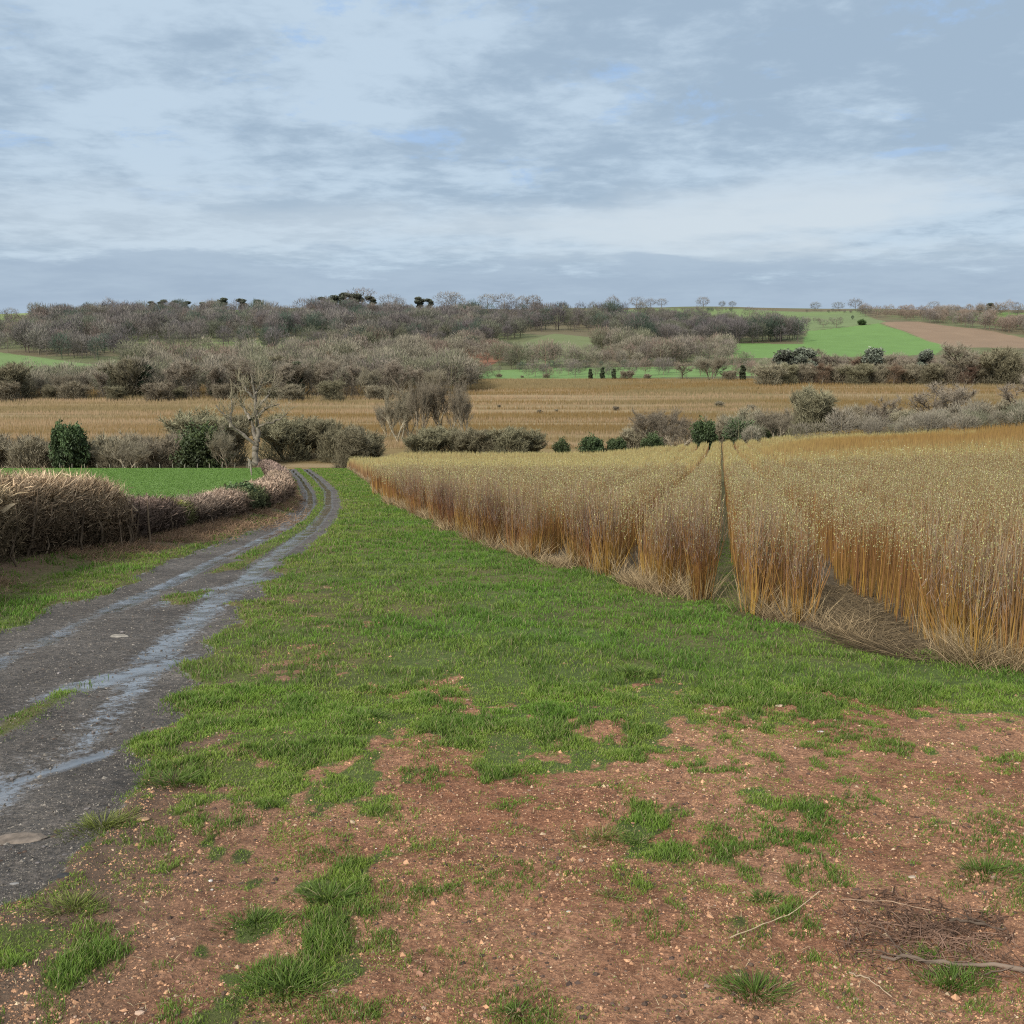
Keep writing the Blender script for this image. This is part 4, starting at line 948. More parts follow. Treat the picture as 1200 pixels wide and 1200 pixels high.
    mm = (rng.uniform(0, 1, n) < .5) & (right < .4); catkins(acc, P[mm], 2, .05, .7, tone=CAT * .95)
    tag(link('willow_crop', acc.mesh('willow_crop'), M_stem), 'dense mass of pale tipped willow stems filling the field behind the front rows', 'willow crop', kind='stuff')
willow()

def dry_grass():
    acc = Acc()
    xs = rng.uniform(-20.6, 9, 420000); ys = w_front(xs) + w_step(xs, w_front(xs)) + rng.normal(.15, .22, len(xs)) * np.clip(ysc(xs), .6, 3)
    y = ys
    keep = (np.abs(xs) < .6 * y + 1) & (y < 118) & (rng.uniform(0, 1, len(xs)) < np.clip(26 / y, .15, 1) * .16 * sstep(fbm(xs * 1.4, y * .5, 2, 97), .3, .65)) & (np.abs((xs - RD * y) - q1) > .36)
    # litter in the dark gap
    m = 14000; yy = rng.uniform(10, 15.6, m); qq = rng.normal(0, .24, m); xx = q1 + PER + qq + RD * yy; k2 = yy > w_front(xx) - .5
    x = np.concatenate([xs[keep], xx[k2]]); y = np.concatenate([y[keep], yy[k2]]); lit = np.concatenate([np.zeros(keep.sum()), np.ones(k2.sum())])
    n = len(x); z = H(x, y); lit = lit * rng.choice([1.2, 1.1, 1., .6], n)
    L = rng.uniform(.12, .55, n) * (1 - .4 * lit) * (.55 + .9 * vnoise(x * 1.5, y * 1.5, 5)); a = rng.uniform(0, 6.283, n); ln = rng.uniform(.3, 1.5, n) + lit * 4
    d = np.stack([np.cos(a) * ln, np.sin(a) * ln, np.ones(n)], 1); d /= np.linalg.norm(d, axis=1, keepdims=True)
    b = np.stack([x, y, z - .01 + lit * .02], 1); P = np.stack([b, b + d * L[:, None] * .55, b + d * L[:, None] - np.stack([0 * L, 0 * L, L * .12 * (1 - lit)], 1)], 1)
    C = STRAW * rng.uniform(.35, 1.05, (n, 1)) * (1 - .62 * lit)[:, None]
    ribbons(acc, P, (.0055 * np.maximum(y / 11, 1) ** .9)[:, None] * np.array([1, .8, 0])[None], rand_dirs(n), C[:, None] * np.array([.7, .95, 1.1])[None, :, None])
    # dry stalks along hedge bank
    m = 110000; yy = 12 * (112 / 12) ** (rng.uniform(0, 1, m)); xx = hedge_x(yy) + rng.normal(.7, .45, m) * (1 - .5 * sstep(yy, 28, 45)) * (1 + .1 * np.clip(yy / 40, 0, 1)); z = H(xx, yy)
    kk = vnoise(xx * .9, yy * .9, 15) > .3; xx, yy, z = xx[kk], yy[kk], z[kk]; m = len(xx)
    L = rng.uniform(.08, .32, m); d = rand_dirs(m); d[:, 2] = np.abs(d[:, 2]) * .8; b = np.stack([xx, yy, z], 1)
    C = np.array([.30, .20, .12]) * rng.uniform(.4, 1.3, (m, 1))
    ribbons(acc, np.stack([b, b + d * L[:, None] * .5, b + d * L[:, None] - np.array([0, 0, .03])], 1), (.008 * np.maximum(yy / 18, .7))[:, None] * np.array([1, .8, 0])[None], rand_dirs(m), C[:, None] * np.ones((1, 3, 1)))
    tag(link('dry_grass', acc.mesh('dry_grass'), M_dry), 'bleached dead grass along the crop edge and hedge bank', 'dry grass', kind='stuff')
def ysc(x): return np.clip(w_front(x) / 14, .7, 2.5)
dry_grass()

# willows standing on the valley floor: fine uprights, one mass
def valley_willow():
    acc = Acc(); n = 260000
    y = np.exp(rng.uniform(math.log(200), math.log(432), n)); x = rng.uniform(-.62, .66, n) * y
    b = fbm(x / 140, y / 7, 3, 53); blk = fbm(x / 60, y / 30, 3, 58); ok = (b < .66); x, y, b, blk = x[ok], y[ok], b[ok], blk[ok]; n = len(x)
    h = 1.15 * rng.uniform(.5, 1.2, n); z = H0(x, y); a = rng.uniform(0, 6.283, n); P = stem_lines(x, y, z, h, rng.uniform(0, .2, n), a, 3)
    k = sstep(blk, .42, .6)[:, None]; c = (np.array([.20, .13, .050]) * (1 - k) + np.array([.205, .155, .075]) * k) * rng.uniform(.8, 1.2, (n, 1))
    k2 = sstep(b, .5, .64)[:, None]; c = c * (1 - k2) + np.array([.33, .23, .14]) * k2 * rng.uniform(.8, 1.2, (n, 1))
    ribbons(acc, P, (.075 * y / 300)[:, None] * np.array([1, .9, 0])[None], np.tile([1., 0, 0], (n, 1)), c[:, None] * np.array([.85, .97, 1.05])[None, :, None])
    tag(link('valley_willow_crop', acc.mesh('valley_willow_crop'), M_stem), 'orange brown willow crop spread over the valley floor beyond the hedgerow', 'willow crop', kind='stuff')
valley_willow()

# ------------------------------------------------------------ hedge sections
def hedge(i0, i1, h0, h1, thick, n, tone, tip, label, wd=.012, rough=.12, tall_tip=.0, leaf=None, name='hedge', down=0.):
    pts = hedge_w; s = np.concatenate([[0], np.cumsum(np.linalg.norm(np.diff(pts, axis=0), axis=1))])
    def at(t): f = np.interp(t, np.arange(len(pts)), s); return np.stack([np.interp(f, s, pts[:, 0]), np.interp(f, s, pts[:, 1])], -1)
    c0 = at((i0 + i1) / 2); z0 = float(H(c0[0], c0[1])); org = np.array([c0[0], c0[1], z0])
    t = rng.uniform(i0, i1, n); c = at(t); f = (t - i0) / (i1 - i0); hh = h0 * (1 - f) + h1 * f
    a = at(np.minimum(t + .02, 13)) - at(t - .02); a /= np.linalg.norm(a, axis=1, keepdims=True); nr = np.stack([-a[:, 1], a[:, 0]], 1)
    lump = .8 + .4 * fbm(c[:, 0] * 1.1, c[:, 1] * 1.1, 3, 19)
    hh = hh * (.88 + .24 * fbm(c[:, 0] * .8, c[:, 1] * .8, 3, 23))
    v = rng.uniform(-1, 1, n); v = np.sign(v) * np.abs(v) ** .6; off = v * thick / 2 * lump
    zr = rng.uniform(0, 1, n) ** .8
    p = np.empty((n, 3)); p[:, :2] = c + nr * off[:, None]; p[:, 2] = H(p[:, 0], p[:, 1]) + zr * hh * .88 - down
    prof_ = np.sqrt(np.clip(1 - (zr * .96) ** 4, 0, 1)); p[:, :2] = c + nr * (off * prof_)[:, None]
    d = rng.normal(size=(n, 3)) * .75; d[:, 2] = np.abs(d[:, 2]) + .3; d[:, :2] += nr * (v * .35)[:, None]; d /= np.linalg.norm(d, axis=1, keepdims=True)
    L = rng.uniform(.08, .32, n) * (1 + tall_tip * (zr > .8)); bend = rng.normal(size=(n, 3)) * .06
    P = np.stack([p, p + d * (L * .5)[:, None] + bend, p + d * L[:, None]], 1) - org
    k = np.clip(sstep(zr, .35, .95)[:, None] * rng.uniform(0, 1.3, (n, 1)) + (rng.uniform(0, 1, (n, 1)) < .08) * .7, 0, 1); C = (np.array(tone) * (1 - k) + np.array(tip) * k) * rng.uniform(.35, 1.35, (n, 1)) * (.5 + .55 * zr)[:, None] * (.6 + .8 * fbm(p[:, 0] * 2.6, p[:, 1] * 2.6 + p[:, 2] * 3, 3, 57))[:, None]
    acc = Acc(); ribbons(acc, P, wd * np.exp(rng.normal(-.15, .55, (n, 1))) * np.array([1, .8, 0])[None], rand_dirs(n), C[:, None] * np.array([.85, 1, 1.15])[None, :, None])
    # rising main stems
    m = max(n // 110, 12); t = rng.uniform(i0, i1, m); c = at(t); f = (t - i0) / (i1 - i0); hh = (h0 * (1 - f) + h1 * f) * .9
    x = c[:, 0] + rng.normal(0, thick * .22, m); y = c[:, 1] + rng.normal(0, thick * .22, m); zz = H(x, y) - .05 - down
    P = stem_lines(x, y, zz, hh * rng.uniform(.6, 1, m), rng.uniform(0, .5, m), rng.uniform(0, 6.28, m), 5) - org
    P[:, 1:-1] += rng.normal(size=(m, 3, 3)) * .04
    st = Acc(); tubes(st, P, (np.linspace(.018, .007, 5)[None] * rng.uniform(.6, 1.5, (m, 1))) * (wd / .012), np.array([.2, .15, .10]) * rng.uniform(.4, 1.2, (m, 1, 1)), 4)
    # added solid core, the shade deep in the hedge put into its dark colour
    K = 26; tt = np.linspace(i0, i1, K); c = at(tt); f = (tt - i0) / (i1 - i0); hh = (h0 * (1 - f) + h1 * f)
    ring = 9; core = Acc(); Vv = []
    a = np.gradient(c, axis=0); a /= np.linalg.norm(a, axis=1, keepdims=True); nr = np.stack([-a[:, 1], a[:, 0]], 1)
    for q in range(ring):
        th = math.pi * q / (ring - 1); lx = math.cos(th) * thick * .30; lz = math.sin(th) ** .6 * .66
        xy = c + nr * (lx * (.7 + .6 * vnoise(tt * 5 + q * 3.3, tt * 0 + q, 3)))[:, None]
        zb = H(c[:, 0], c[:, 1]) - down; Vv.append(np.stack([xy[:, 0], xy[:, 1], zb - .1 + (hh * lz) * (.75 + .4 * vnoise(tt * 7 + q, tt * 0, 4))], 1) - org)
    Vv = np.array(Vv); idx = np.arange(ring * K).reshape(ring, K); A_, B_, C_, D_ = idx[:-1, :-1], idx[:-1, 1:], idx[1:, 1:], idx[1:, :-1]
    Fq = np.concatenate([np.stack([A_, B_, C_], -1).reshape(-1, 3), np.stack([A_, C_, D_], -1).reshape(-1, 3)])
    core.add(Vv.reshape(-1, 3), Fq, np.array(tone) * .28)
    root = link(name, None, None, loc=org)
    V1, F1, C1 = acc.arrays(); V2, F2, C2 = core.arrays()
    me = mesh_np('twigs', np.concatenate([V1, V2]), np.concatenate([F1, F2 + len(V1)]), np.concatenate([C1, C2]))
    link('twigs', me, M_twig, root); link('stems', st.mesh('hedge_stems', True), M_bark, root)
    if leaf:
        lf = Acc()
        for q in range(leaf[0]):
            cc = at(rng.uniform(i0, i1)); leafball(lf, (cc[0] + rng.normal(0, thick * .1), cc[1], float(H(cc[0], cc[1])) + h0 * rng.uniform(.35, .75)), h0 * .42, leaf[1], leaf[2], leaf[3], lump=.4, seed=q)
        V, F_, C_ = lf.arrays(); link('leaves', mesh_np('hedge_leaves', V - org, F_, C_), M_leaf, root)
    tag(root, label, 'hedge')
BR = (.235, .165, .105); TP = (.66, .50, .33); DB = (.185, .135, .10)
hedge(0, 2.9, 1.5, 1.5, 1.5, 26000, BR, TP, 'tall brown hedge cut off by the left edge of the photo', .019, tall_tip=.5)
hedge(2.9, 4.98, 1.5, 1.3, 1.5, 36000, BR, TP, 'tallest bristling brown hedge with pale cut tips beside the track', .017, tall_tip=.6)
hedge(5.02, 5.9, .92, .70, 1.1, 13000, DB, (.36, .27, .21), 'dark purplish trimmed hedge section right of the tall bristling one', .015)
hedge(5.92, 6.12, .64, .64, .9, 2500, (.16, .15, .07), (.25, .24, .1), 'yellow green ivy bush filling a gap in the trimmed hedge', .015, leaf=(4, 900, (.19, .22, .04), .05), name='ivy_bush')
hedge(6.14, 6.8, .62, .62, 1.1, 10000, DB, (.40, .31, .24), 'brown trimmed hedge section directly right of the ivy bush', .018)
hedge(6.82, 7.28, .66, .7, 1.1, 8000, (.28, .2, .14), (.52, .40, .3), 'light brown trimmed hedge section left of the dark green section', .022)
hedge(7.3, 7.85, .72, .72, 1.2, 3500, (.11, .12, .06), (.14, .15, .07), 'dark green leafy section of the trimmed hedge near the bend', .024, leaf=(10, 900, (.07, .10, .04), .08))
hedge(7.87, 9.6, .8, .95, 1.3, 15000, (.25, .165, .125), (.42, .30, .23), 'reddish brown trimmed hedge on the inside of the track bend', .03)
hedge(9.62, 11.5, .95, .95, 1.3, 13000, (.26, .185, .145), (.44, .33, .26), 'brown trimmed hedge running beyond the bend towards the dead tree', .04)
hedge(11.52, 12.9, .95, .85, 1.2, 9000, (.27, .20, .155), (.44, .34, .26), 'last low brown hedge section at the foot of the dead tree', .05)

# ------------------------------------------------------------ fences
def box(acc, c, s, col, rz=0.):
    V = np.array([[a, b, d] for a in (-.5, .5) for b in (-.5, .5) for d in (-.5, .5)]) * np.array(s)
    V[[1, 3, 5, 7], :2] *= .88
    ca, sa = math.cos(rz), math.sin(rz); V = np.stack([V[:, 0] * ca - V[:, 1] * sa, V[:, 0] * sa + V[:, 1] * ca, V[:, 2]], 1) + np.array(c)
    Fq = [[0, 1, 3], [0, 3, 2], [4, 6, 7], [4, 7, 5], [0, 4, 5], [0, 5, 1], [2, 3, 7], [2, 7, 6], [0, 2, 6], [0, 6, 4], [1, 5, 7], [1, 7, 3]]
    acc.add(V, Fq, np.array(col))
def fence(pts, h, label, rails, rcol, pr=.12, name='fence', rr=.03):
    org = np.array([*pts[0], float(H(*pts[0]))]); root = link(name, None, None, loc=org); tag(root, label, 'fence')
    for (x, y) in pts:
        a = Acc(); hh = h * rng.uniform(.92, 1.08); z = float(H(x, y)); P = np.array([[[0, 0, -.3], [rng.normal(0, .02), 0, hh * .5], [rng.normal(0, .04), rng.normal(0, .03), hh * .97], [0, 0, hh]]])
        tubes(a, P, np.array([pr / 2, pr / 2, pr / 2 * .95, .01])[None], np.array([.27, .24, .19]), 7); link('post', a.mesh('post'), M_wood, root, loc=(x - org[0], y - org[1], z - org[2]))
    for f in rails:
        a = Acc(); P = np.array([[[x - org[0], y - org[1], float(H(x, y)) - org[2] + h * f] for x, y in pts]]); tubes(a, P, np.full((1, len(pts)), rr), np.array(rcol), 4); link('rail' if rr > .02 else 'wire', a.mesh('rail'), M_wood, root)
fp = []
for px in np.linspace(70, 290, 16): y = 114.5; fp.append((x_at(float(px), y), y + rng.uniform(-.1, .1)))
fence(fp, .6, 'line of small pale posts along the far edge of the pasture', (), (.2, .2, .18), .08, 'post_fence', .008)
hp = [hit(a, b) for a, b in [(291, 542), (295, 544.5), (300, 546.5), (304, 550), (308, 554), (311, 558)]]
fence([(x - 1.1, y) for x, y in hp], 1.25, 'short grey wooden rail fence leading down to the dead tree', (.45, .85), (.24, .21, .17), .12, 'rail_fence', .04)

# ------------------------------------------------------------ stones, twigs, branches
def stone_mesh(seed, flat=.5, n=2):
    import bmesh
    bm = bmesh.new(); bmesh.ops.create_icosphere(bm, subdivisions=n, radius=1); r = random.Random(seed)
    ax = [np.array([r.gauss(0, 1) for _ in range(3)]) for _ in range(7)]
    for v in bm.verts:
        c = np.array(v.co); k = 1.
        for a in ax: k = min(k, .72 / max(float(c @ a) / np.linalg.norm(a), .3))
        v.co = (c[0] * k, c[1] * k * .8, c[2] * k * flat)
    V = np.array([v.co[:] for v in bm.verts]); Fq = np.array([[v.index for v in f.verts] for f in bm.faces]); bm.free(); return V, Fq
SM = [stone_mesh(i, .35 + .1 * (i % 4), 1) for i in range(8)]
def gravel():
    n = 20000; ys = 2.6 * (26 / 2.6) ** rng.uniform(0, 1, n); xs = rng.uniform(-.62, .62, n) * (ys + .6)
    tm, cs = trackmask(xs, ys); br = bare(xs, ys); clus = sstep(fbm(xs * 1.3, ys * 1.3, 3, 66), .35, .65)
    onT = tm > .5
    p = np.where(onT, .55 * (1 - cs) * (1 - wet(xs, ys)), br * (.25 + .75 * clus)); p = np.where((ys > w_front(xs)) | (xs < hedge_x(ys)), 0, p)
    keep = rng.uniform(0, 1, n) < p; xs, ys, onT = xs[keep], ys[keep], onT[keep]; n = len(xs); zs = H(xs, ys)
    V = []; Fs = []; C = []; k = 0
    for i in range(n):
        sv, sf = SM[i % 8]; s = min(.0035 * math.exp(random.gauss(.25, .55)), .02) * (1 + .04 * ys[i]); a = random.uniform(0, 6.28); ca, sa = math.cos(a), math.sin(a)
        V.append(np.stack([(sv[:, 0] * ca - sv[:, 1] * sa) * s + xs[i], (sv[:, 0] * sa + sv[:, 1] * ca) * s + ys[i], sv[:, 2] * s + zs[i] + s * .12], 1)); Fs.append(sf + k); k += len(sv)
        if onT[i]: c = np.array([.10, .09, .085]) * random.uniform(.4, 2.2)
        else:
            q = random.random(); c = np.array([.32, .18, .11]) * random.uniform(.6, 1.3) if q < .75 else (np.array([.42, .30, .21]) * random.uniform(.7, 1.3) if q < .985 else np.array([.6, .55, .48]))
        C.append(np.tile(c, (len(sv), 1)))
    me = mesh_np('gravel', np.concatenate(V), np.concatenate(Fs), np.clip(np.concatenate(C), 0, .8))
    tag(link('gravel', me, M_stone), 'small pale and reddish stones scattered over soil and track', 'gravel', kind='stuff')
gravel()
def crumbs():
    n = 230000; ys = 2.7 * (17 / 2.7) ** rng.uniform(0, 1, n); xs = rng.uniform(-.6, .6, n) * (ys + .6)
    tm, cs = trackmask(xs, ys); br = bare(xs, ys); onT = tm > .5
    p = np.where(onT, .8 * (1 - cs) * (1 - wet(xs, ys)), br * (.35 + .65 * sstep(fbm(xs * 2.3, ys * 2.3, 3, 67), .35, .6))); p = np.where((ys > w_front(xs)) | (xs < hedge_x(ys)), 0, p)
    k = rng.uniform(0, 1, n) < p; xs, ys, onT = xs[k], ys[k], onT[k]; n = len(xs); zs = H(xs, ys)
    sz = np.minimum(.0032 * np.exp(rng.normal(0, .55, n)), .016) * (1 + .05 * ys)
    a = rng.uniform(0, 6.28, n); V = np.empty((n, 5, 3))
    for j in range(4):
        r_ = sz * rng.uniform(.6, 1.3, n); V[:, j, 0] = xs + r_ * np.cos(a + j * 1.571); V[:, j, 1] = ys + r_ * np.sin(a + j * 1.571); V[:, j, 2] = zs - .001
    V[:, 4] = np.stack([xs + rng.normal(0, .3, n) * sz, ys + rng.normal(0, .3, n) * sz, zs + sz * rng.uniform(.4, 1., n)], 1)
    Fq = (np.array([[0, 1, 4], [1, 2, 4], [2, 3, 4], [3, 0, 4]])[None] + (np.arange(n) * 5)[:, None, None]).reshape(-1, 3)
    C = np.array([.38, .20, .12]) * rng.uniform(.45, 1.3, (n, 1)); q = rng.uniform(0, 1, n); C[q > .93] = np.array([.42, .30, .20]) * rng.uniform(.7, 1.3, ((q > .93).sum(), 1)); C[q < .12] = np.array([.08, .05, .04])
    t = np.array([.12, .105, .09]) * rng.uniform(.45, 1.9, (n, 1)); C = np.where(onT[:, None], t, C)
    tag(link('soil_crumbs', mesh_np('soil_crumbs', V.reshape(-1, 3), Fq, np.clip(np.repeat(C, 5, 0), 0, .8)), M_stone), 'fine grit and crumbs covering the soil and the track', 'grit', kind='stuff')
crumbs()
def stone(px, py, sz, col, label, flat=1.):
    x, y = hit(px, py); V, Fq = stone_mesh(int(px), .5, 2); me = mesh_np('stone', V * np.array([sz, sz * .7, sz * .45 * flat]), Fq, np.tile(np.array(col), (len(V), 1)))
    tag(link('stone', me, M_stone, loc=(x, y, float(H(x, y)) + sz * .05 * flat), rz=rng.uniform(-.4, .4)), label, 'stone')
stone(20, 978, .17, (.19, .155, .12), 'long flat pale stone sunk in the mud at the left edge', .35)
stone(139, 743, .13, (.27, .24, .2), 'flat pale slab lying on the middle strip of the track', .3)
stone(118, 803, .05, (.05, .045, .04), 'dark round lump standing in the bright puddle')
stone(75, 830, .03, (.06, .05, .045), 'small dark pebble at the lower edge of the bright puddle')
stone(77, 1028, .05, (.04, .04, .04), 'black stone in wet mud beside the yellow green tuft')
stone(16, 1028, .025, (.22, .21, .2), 'small pale stone in mud near the left edge')
stone(962, 857, .03, (.5, .47, .42), 'pale stone on the soil below the verge, right of centre')
stone(1069, 1025, .026, (.5, .4, .3), 'cream stone on the soil near the tuft at the right edge')
stone(666, 1072, .014, (.6, .57, .52), 'small bright white stone on the open red soil')
stone(913, 828, .045, (.42, .3, .22), 'pinkish stone on the upper edge of the soil below the crop')
stone(168, 962, .05, (.45, .27, .16), 'orange brown stone between the tufts near the mud')
def dirt_clods():
    for px, py, s in [(688, 1022, .035), (632, 1068, .028), (609, 1062, .03), (1180, 1016, .05), (712, 940, .03)]:
        pass
def branch(pts, r0, r1, col, label, name, subs=0):
    w = [hit(a, b) for a, b in pts]; P = np.array([[x, y, float(H(x, y)) + .018 + .012 * (i % 2)] for i, (x, y) in enumerate(w)]); org = P[0].copy(); P = P - org
    K = 12; t = np.linspace(0, len(P) - 1, K); q = np.stack([np.interp(t, range(len(P)), P[:, i]) for i in range(3)], 1); q[1:-1] += rng.normal(size=(K - 2, 3)) * r0 * .8
    a = Acc(); tubes(a, q[None], np.linspace(r0, r1, K)[None] * (1 + .12 * rng.normal(size=(1, K))), np.array(col), 7)
    for i in range(subs):
        k = rng.integers(2, K - 1); d = np.array([rng.normal(), rng.normal(), .25]); d /= np.linalg.norm(d); L = rng.uniform(.08, .22)
        s = np.stack([q[k] + d * L * f + rng.normal(size=3) * .006 for f in (0, .33, .66, 1)]); tubes(a, s[None], np.linspace(r0 * .4, .0015, 4)[None], np.array(col) * .9, 5)
    tag(link(name, a.mesh(name, True), M_bark, loc=org), label, 'branch')
branch([(1032, 1122), (1070, 1128), (1110, 1131), (1150, 1133), (1210, 1143)], .007, .010, (.15, .11, .085), 'fallen brown branch lying on the soil in front of the twig heap', 'fallen_branch', 7)
branch([(1112, 1082), (1140, 1089), (1178, 1093)], .008, .004, (.09, .065, .05), 'short dark stick poking from the right of the twig heap', 'stick', 2)
branch([(855, 1106), (890, 1092), (925, 1077), (960, 1054)], .0030, .0018, (.55, .42, .27), 'long thin straw coloured stalk lying on the red soil', 'dry_stalk')
branch([(995, 1140), (1020, 1152), (1045, 1168)], .0035, .002, (.35, .27, .18), 'short pale twig lying below the twig heap', 'twig')
branch([(985, 1058), (1040, 1060), (1090, 1070)], .003, .002, (.30, .2, .14), 'thin reddish twig lying above the twig heap', 'twig')
def heap():
    x0, y0 = hit(1085, 1095); z0 = float(H(x0, y0)); acc = Acc(); n = 1000
    a = rng.uniform(0, 6.28, n); r = rng.uniform(0, 1, n) ** .9; x = x0 + .50 * r * np.cos(a) * (.6 + .8 * vnoise(a * 1.3, a * 0, 3)); y = y0 + .36 * r * np.sin(a) * (.6 + .8 * vnoise(a * 1.3, a * 0, 5)); z = H(x, y) + rng.uniform(0, .03, n) * (1 - r)
    b = rng.uniform(0, 6.28, n); L = rng.uniform(.03, .14, n); d = np.stack([np.cos(b), np.sin(b), rng.normal(0, .22, n)], 1) * L[:, None]; c = np.stack([x, y, z + .006], 1)
    P = np.stack([c - d / 2, c + rng.normal(size=(n, 3)) * .006, c + d / 2], 1) - np.array([x0, y0, z0])
    tubes(acc, P, np.array([.0022, .002, .001])[None] * rng.uniform(.5, 1.5, (n, 1)), np.array([.15, .09, .065]) * rng.uniform(.35, 1.5, (n, 1, 1)), 4)
    tag(link('twig_heap', acc.mesh('twig_heap'), M_bark, loc=(x0, y0, z0)), 'low heap of dark dead twigs and roots on the soil behind the branch', 'twig heap')
heap()
def litter():
    n = 5200; ys = 2.6 * (16 / 2.6) ** rng.uniform(0, 1, n); xs = rng.uniform(-.55, .62, n) * (ys + .6); br = bare(xs, ys); tm, cs = trackmask(xs, ys)
    k = (br > .3) & (tm < .3) & (ys < w_front(xs) - .2); xs, ys = xs[k], ys[k]; n = len(xs); z = H(xs, ys) + .006; b = rng.uniform(0, 6.28, n); L = rng.uniform(.01, .06, n)
    d = np.stack([np.cos(b), np.sin(b), rng.uniform(0, .3, n)], 1) * L[:, None]; c = np.stack([xs, ys, z], 1); acc = Acc()
    col = np.where(rng.uniform(0, 1, (n, 1)) < .5, np.array([[.10, .06, .045]]), np.array([[.42, .33, .2]])) * rng.uniform(.6, 1.2, (n, 1))
    ribbons(acc, np.stack([c, c + d * .5 + np.array([0, 0, .004]), c + d], 1), np.array([.0028, .002, 0])[None], np.stack([-np.sin(b), np.cos(b), 0 * b], 1), col[:, None] * np.ones((1, 3, 1)))
    # little crumbs of dark earth
    m = 2600; ys = 2.6 * (14 / 2.6) ** rng.uniform(0, 1, m); xs = rng.uniform(-.55, .62, m) * (ys + .6); k = (fbm(xs * 1.7, ys * 1.7, 3, 88) > .55) & (ys < w_front(xs) - .2); xs, ys = xs[k], ys[k]
    for i in range(len(xs)):
        sv, sf = SM[i % 8]; s = random.uniform(.006, .02); acc.add(sv * s + np.array([xs[i], ys[i], float(H(xs[i], ys[i]))]), sf, np.array([.085, .055, .042]) * random.uniform(.7, 1.5))
    tag(link('plant_litter', acc.mesh('plant_litter'), M_dry), 'bits of straw, dead stalks and dark crumbs strewn over the soil', 'litter', kind='stuff')
litter()

# ------------------------------------------------------------ camera, sun, sky
cam = bpy.data.cameras.new('camera'); co = bpy.data.objects.new('camera', cam); COL.objects.link(co)
cam.sensor_width = 36; cam.lens = 36; cam.clip_end = 12000; cam.clip_start = .05
co.location = (0, 0, CAM_Z); co.rotation_euler = (math.pi / 2 - PITCH, 0, 0); scene.camera = co
SUN_E, SUN_A = 34, 215     # elevation, compass-like angle from +y towards +x
sun = bpy.data.lights.new('sun', 'SUN'); sun.energy = 4.0; sun.angle = R(8); sun.color = (1, .94, .84)
so = bpy.data.objects.new('sun', sun); COL.objects.link(so); so.rotation_euler = (R(90 - SUN_E), 0, R(180 - SUN_A))
w = bpy.data.worlds.new('World'); scene.world = w; w.use_nodes = True
n = w.node_tree.nodes; l = w.node_tree.links; n.clear()
out = n.new('ShaderNodeOutputWorld'); bg = n.new('ShaderNodeBackground'); bg.inputs[1].default_value = .1; l.new(bg.outputs[0], out.inputs[0])
skyn = N(n, 'ShaderNodeTexSky', sky_type='NISHITA', sun_disc=False, sun_elevation=R(SUN_E), sun_rotation=R(SUN_A), altitude=100.); 
tc = n.new('ShaderNodeTexCoord'); sx = n.new('ShaderNodeSeparateXYZ'); l.new(tc.outputs['Generated'], sx.inputs[0])
def mth(op, a, b=None, c=None, clamp=False):
    x = N(n, 'ShaderNodeMath', operation=op); x.use_clamp = clamp
    for i, v in enumerate((a, b, c)):
        if v is None: continue
        if isinstance(v, (float, int)): x.inputs[i].default_value = v
        else: l.new(v, x.inputs[i])
    return x.outputs[0]
def mr(v, a, b, c=0., d=1., smooth=True):
    x = N(n, 'ShaderNodeMapRange', interpolation_type='SMOOTHSTEP' if smooth else 'LINEAR')
    for s, q in zip(('From Min', 'From Max', 'To Min', 'To Max'), (a, b, c, d)): x.inputs[s].default_value = q
    l.new(v, x.inputs['Value']); return x.outputs[0]
def mixc(f, a, b):
    x = N(n, 'ShaderNodeMix', data_type='RGBA')
    for s, v in ((0, f), (6, a), (7, b)):
        if isinstance(v, (float, int)): x.inputs[s].default_value = v
        elif isinstance(v, tuple): x.inputs[s].default_value = (*v, 1)
        else: l.new(v, x.inputs[s])
    return x.outputs[2]
zc = mth('MAXIMUM', sx.outputs[2], 0.)
zz = mth('ADD', zc, .14)
cx = mth('DIVIDE', sx.outputs[0], zz); cy = mth('DIVIDE', sx.outputs[1], zz)
cv = n.new('ShaderNodeCombineXYZ'); l.new(cx, cv.inputs[0]); l.new(cy, cv.inputs[1])
def noise(sc, det, rough, vec, dist=0., off=(0, 0, 0)):
    mp = n.new('ShaderNodeMapping'); mp.inputs['Location'].default_value = off; l.new(vec, mp.inputs['Vector'])
    z = N(n, 'ShaderNodeTexNoise', Scale=sc, Detail=det, Roughness=rough, Distortion=dist); l.new(mp.outputs[0], z.inputs['Vector']); return z.outputs[0]
big = noise(.42, 3., .5, cv.outputs[0], .3, (3.1, 1.2, 0)); midn = noise(2.3, 6., .52, cv.outputs[0], .25, (1, 7, 2)); fine = noise(8., 6., .62, cv.outputs[0], .2, (5, 2, 1))
S10 = lambda c: tuple(10 * v for v in c)
tex = mth('ADD', mth('MULTIPLY', big, .26), mth('ADD', mth('MULTIPLY', midn, .48), mth('MULTIPLY', fine, .26)))
light = S10((.54, .67, .80)); darkc = S10((.365, .48, .61))
az = sx.outputs[0]                                             # + to the right
dk = mth('ADD', tex, mth('MULTIPLY', mr(az, -.3, .4, 0, 1, False), mr(zc, .10, .27, .0, .13)))
cloud = mixc(mr(dk, .415, .59), light, darkc)
# thin openings of blue
blue = mixc(.62, S10((.27, .44, .80)), skyn.outputs[0])
gap = mth('MULTIPLY', mr(noise(2.0, 7., .66, cv.outputs[0], .3, (9.2, 4.4, 3)), .55, .67), mr(zc, .08, .16))
cloud = mixc(mth('MULTIPLY', gap, .7), cloud, S10((.36, .55, .85)))
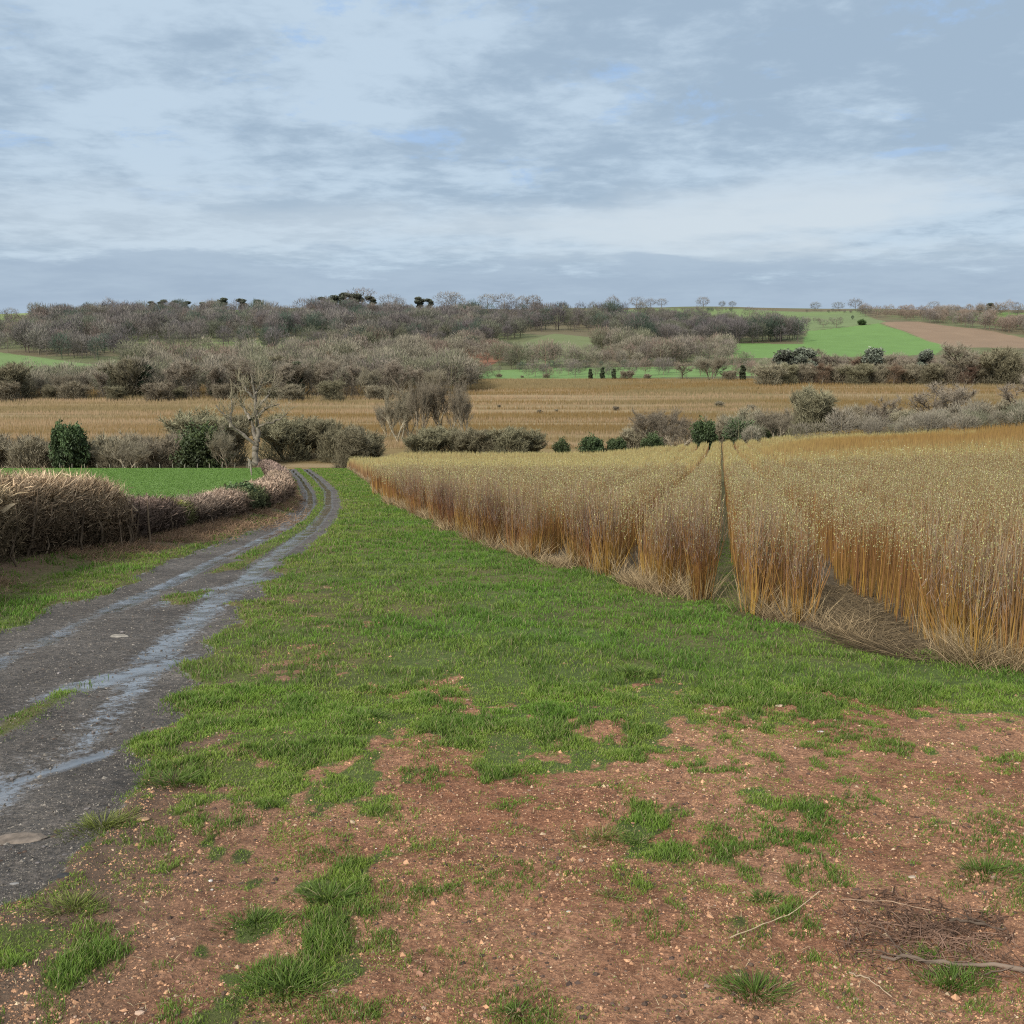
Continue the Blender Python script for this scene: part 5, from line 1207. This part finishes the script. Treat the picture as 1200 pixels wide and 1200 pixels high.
# brighter higher layer towards the horizon on the right
ev = n.new('ShaderNodeCombineXYZ'); l.new(sx.outputs[0], ev.inputs[0]); l.new(mth('MULTIPLY', sx.outputs[2], 5.), ev.inputs[1]); l.new(sx.outputs[1], ev.inputs[2])
low = noise(3.2, 6., .55, ev.outputs[0], .2, (2, 5, 1)); low2 = noise(9., 6., .6, ev.outputs[0], .2, (4, 1, 3))
band = mth('MULTIPLY', mr(zc, .03, .075), mr(zc, .15, .085))
band = mth('MULTIPLY', band, mth('MULTIPLY', mr(low, .38, .62), mr(az, -.3, .35, .35, 1.)))
cloud = mixc(mth('MULTIPLY', band, 1.2, clamp=True), cloud, S10((.63, .72, .80)))
# slate bank of cloud low on the horizon
edge = mth('ADD', mr(az, -.45, .5, .052, .050, False), mth('MULTIPLY', mth('SUBTRACT', low2, .5), .075))
edge = mth('ADD', edge, mth('MULTIPLY', mth('SUBTRACT', low, .5), .05))
bank = mr(mth('SUBTRACT', edge, zc), -.006, .008)
bankc = mixc(mr(low2, .35, .65), S10((.36, .465, .60)), S10((.40, .51, .64)))
cloud = mixc(mth('MULTIPLY', bank, .85), cloud, bankc)
cloud = mixc(mr(zc, .02, .0, 0, .6), cloud, S10((.42, .53, .66)))
# overhead the overcast is brighter
up = mr(zc, .30, .75, 1., 1.9)
sc_ = N(n, 'ShaderNodeVectorMath', operation='SCALE'); 
warm = mixc(mr(zc, .30, .6, 0., .75), cloud, S10((.56, .56, .55)))
full = mixc(.05, warm, skyn.outputs[0])
l.new(full, sc_.inputs[0]); l.new(up, sc_.inputs['Scale']); l.new(sc_.outputs[0], bg.inputs[0])

scene.view_settings.view_transform = 'Standard'; scene.view_settings.look = 'None'; scene.view_settings.exposure = 0; scene.view_settings.gamma = 1
scene.cycles.use_denoising = False; scene.cycles.pixel_filter_type = 'BLACKMAN_HARRIS'; scene.cycles.filter_width = 1.1
scene.cycles.max_bounces = 5; scene.cycles.diffuse_bounces = 3; scene.cycles.glossy_bounces = 2; scene.cycles.transmission_bounces = 3
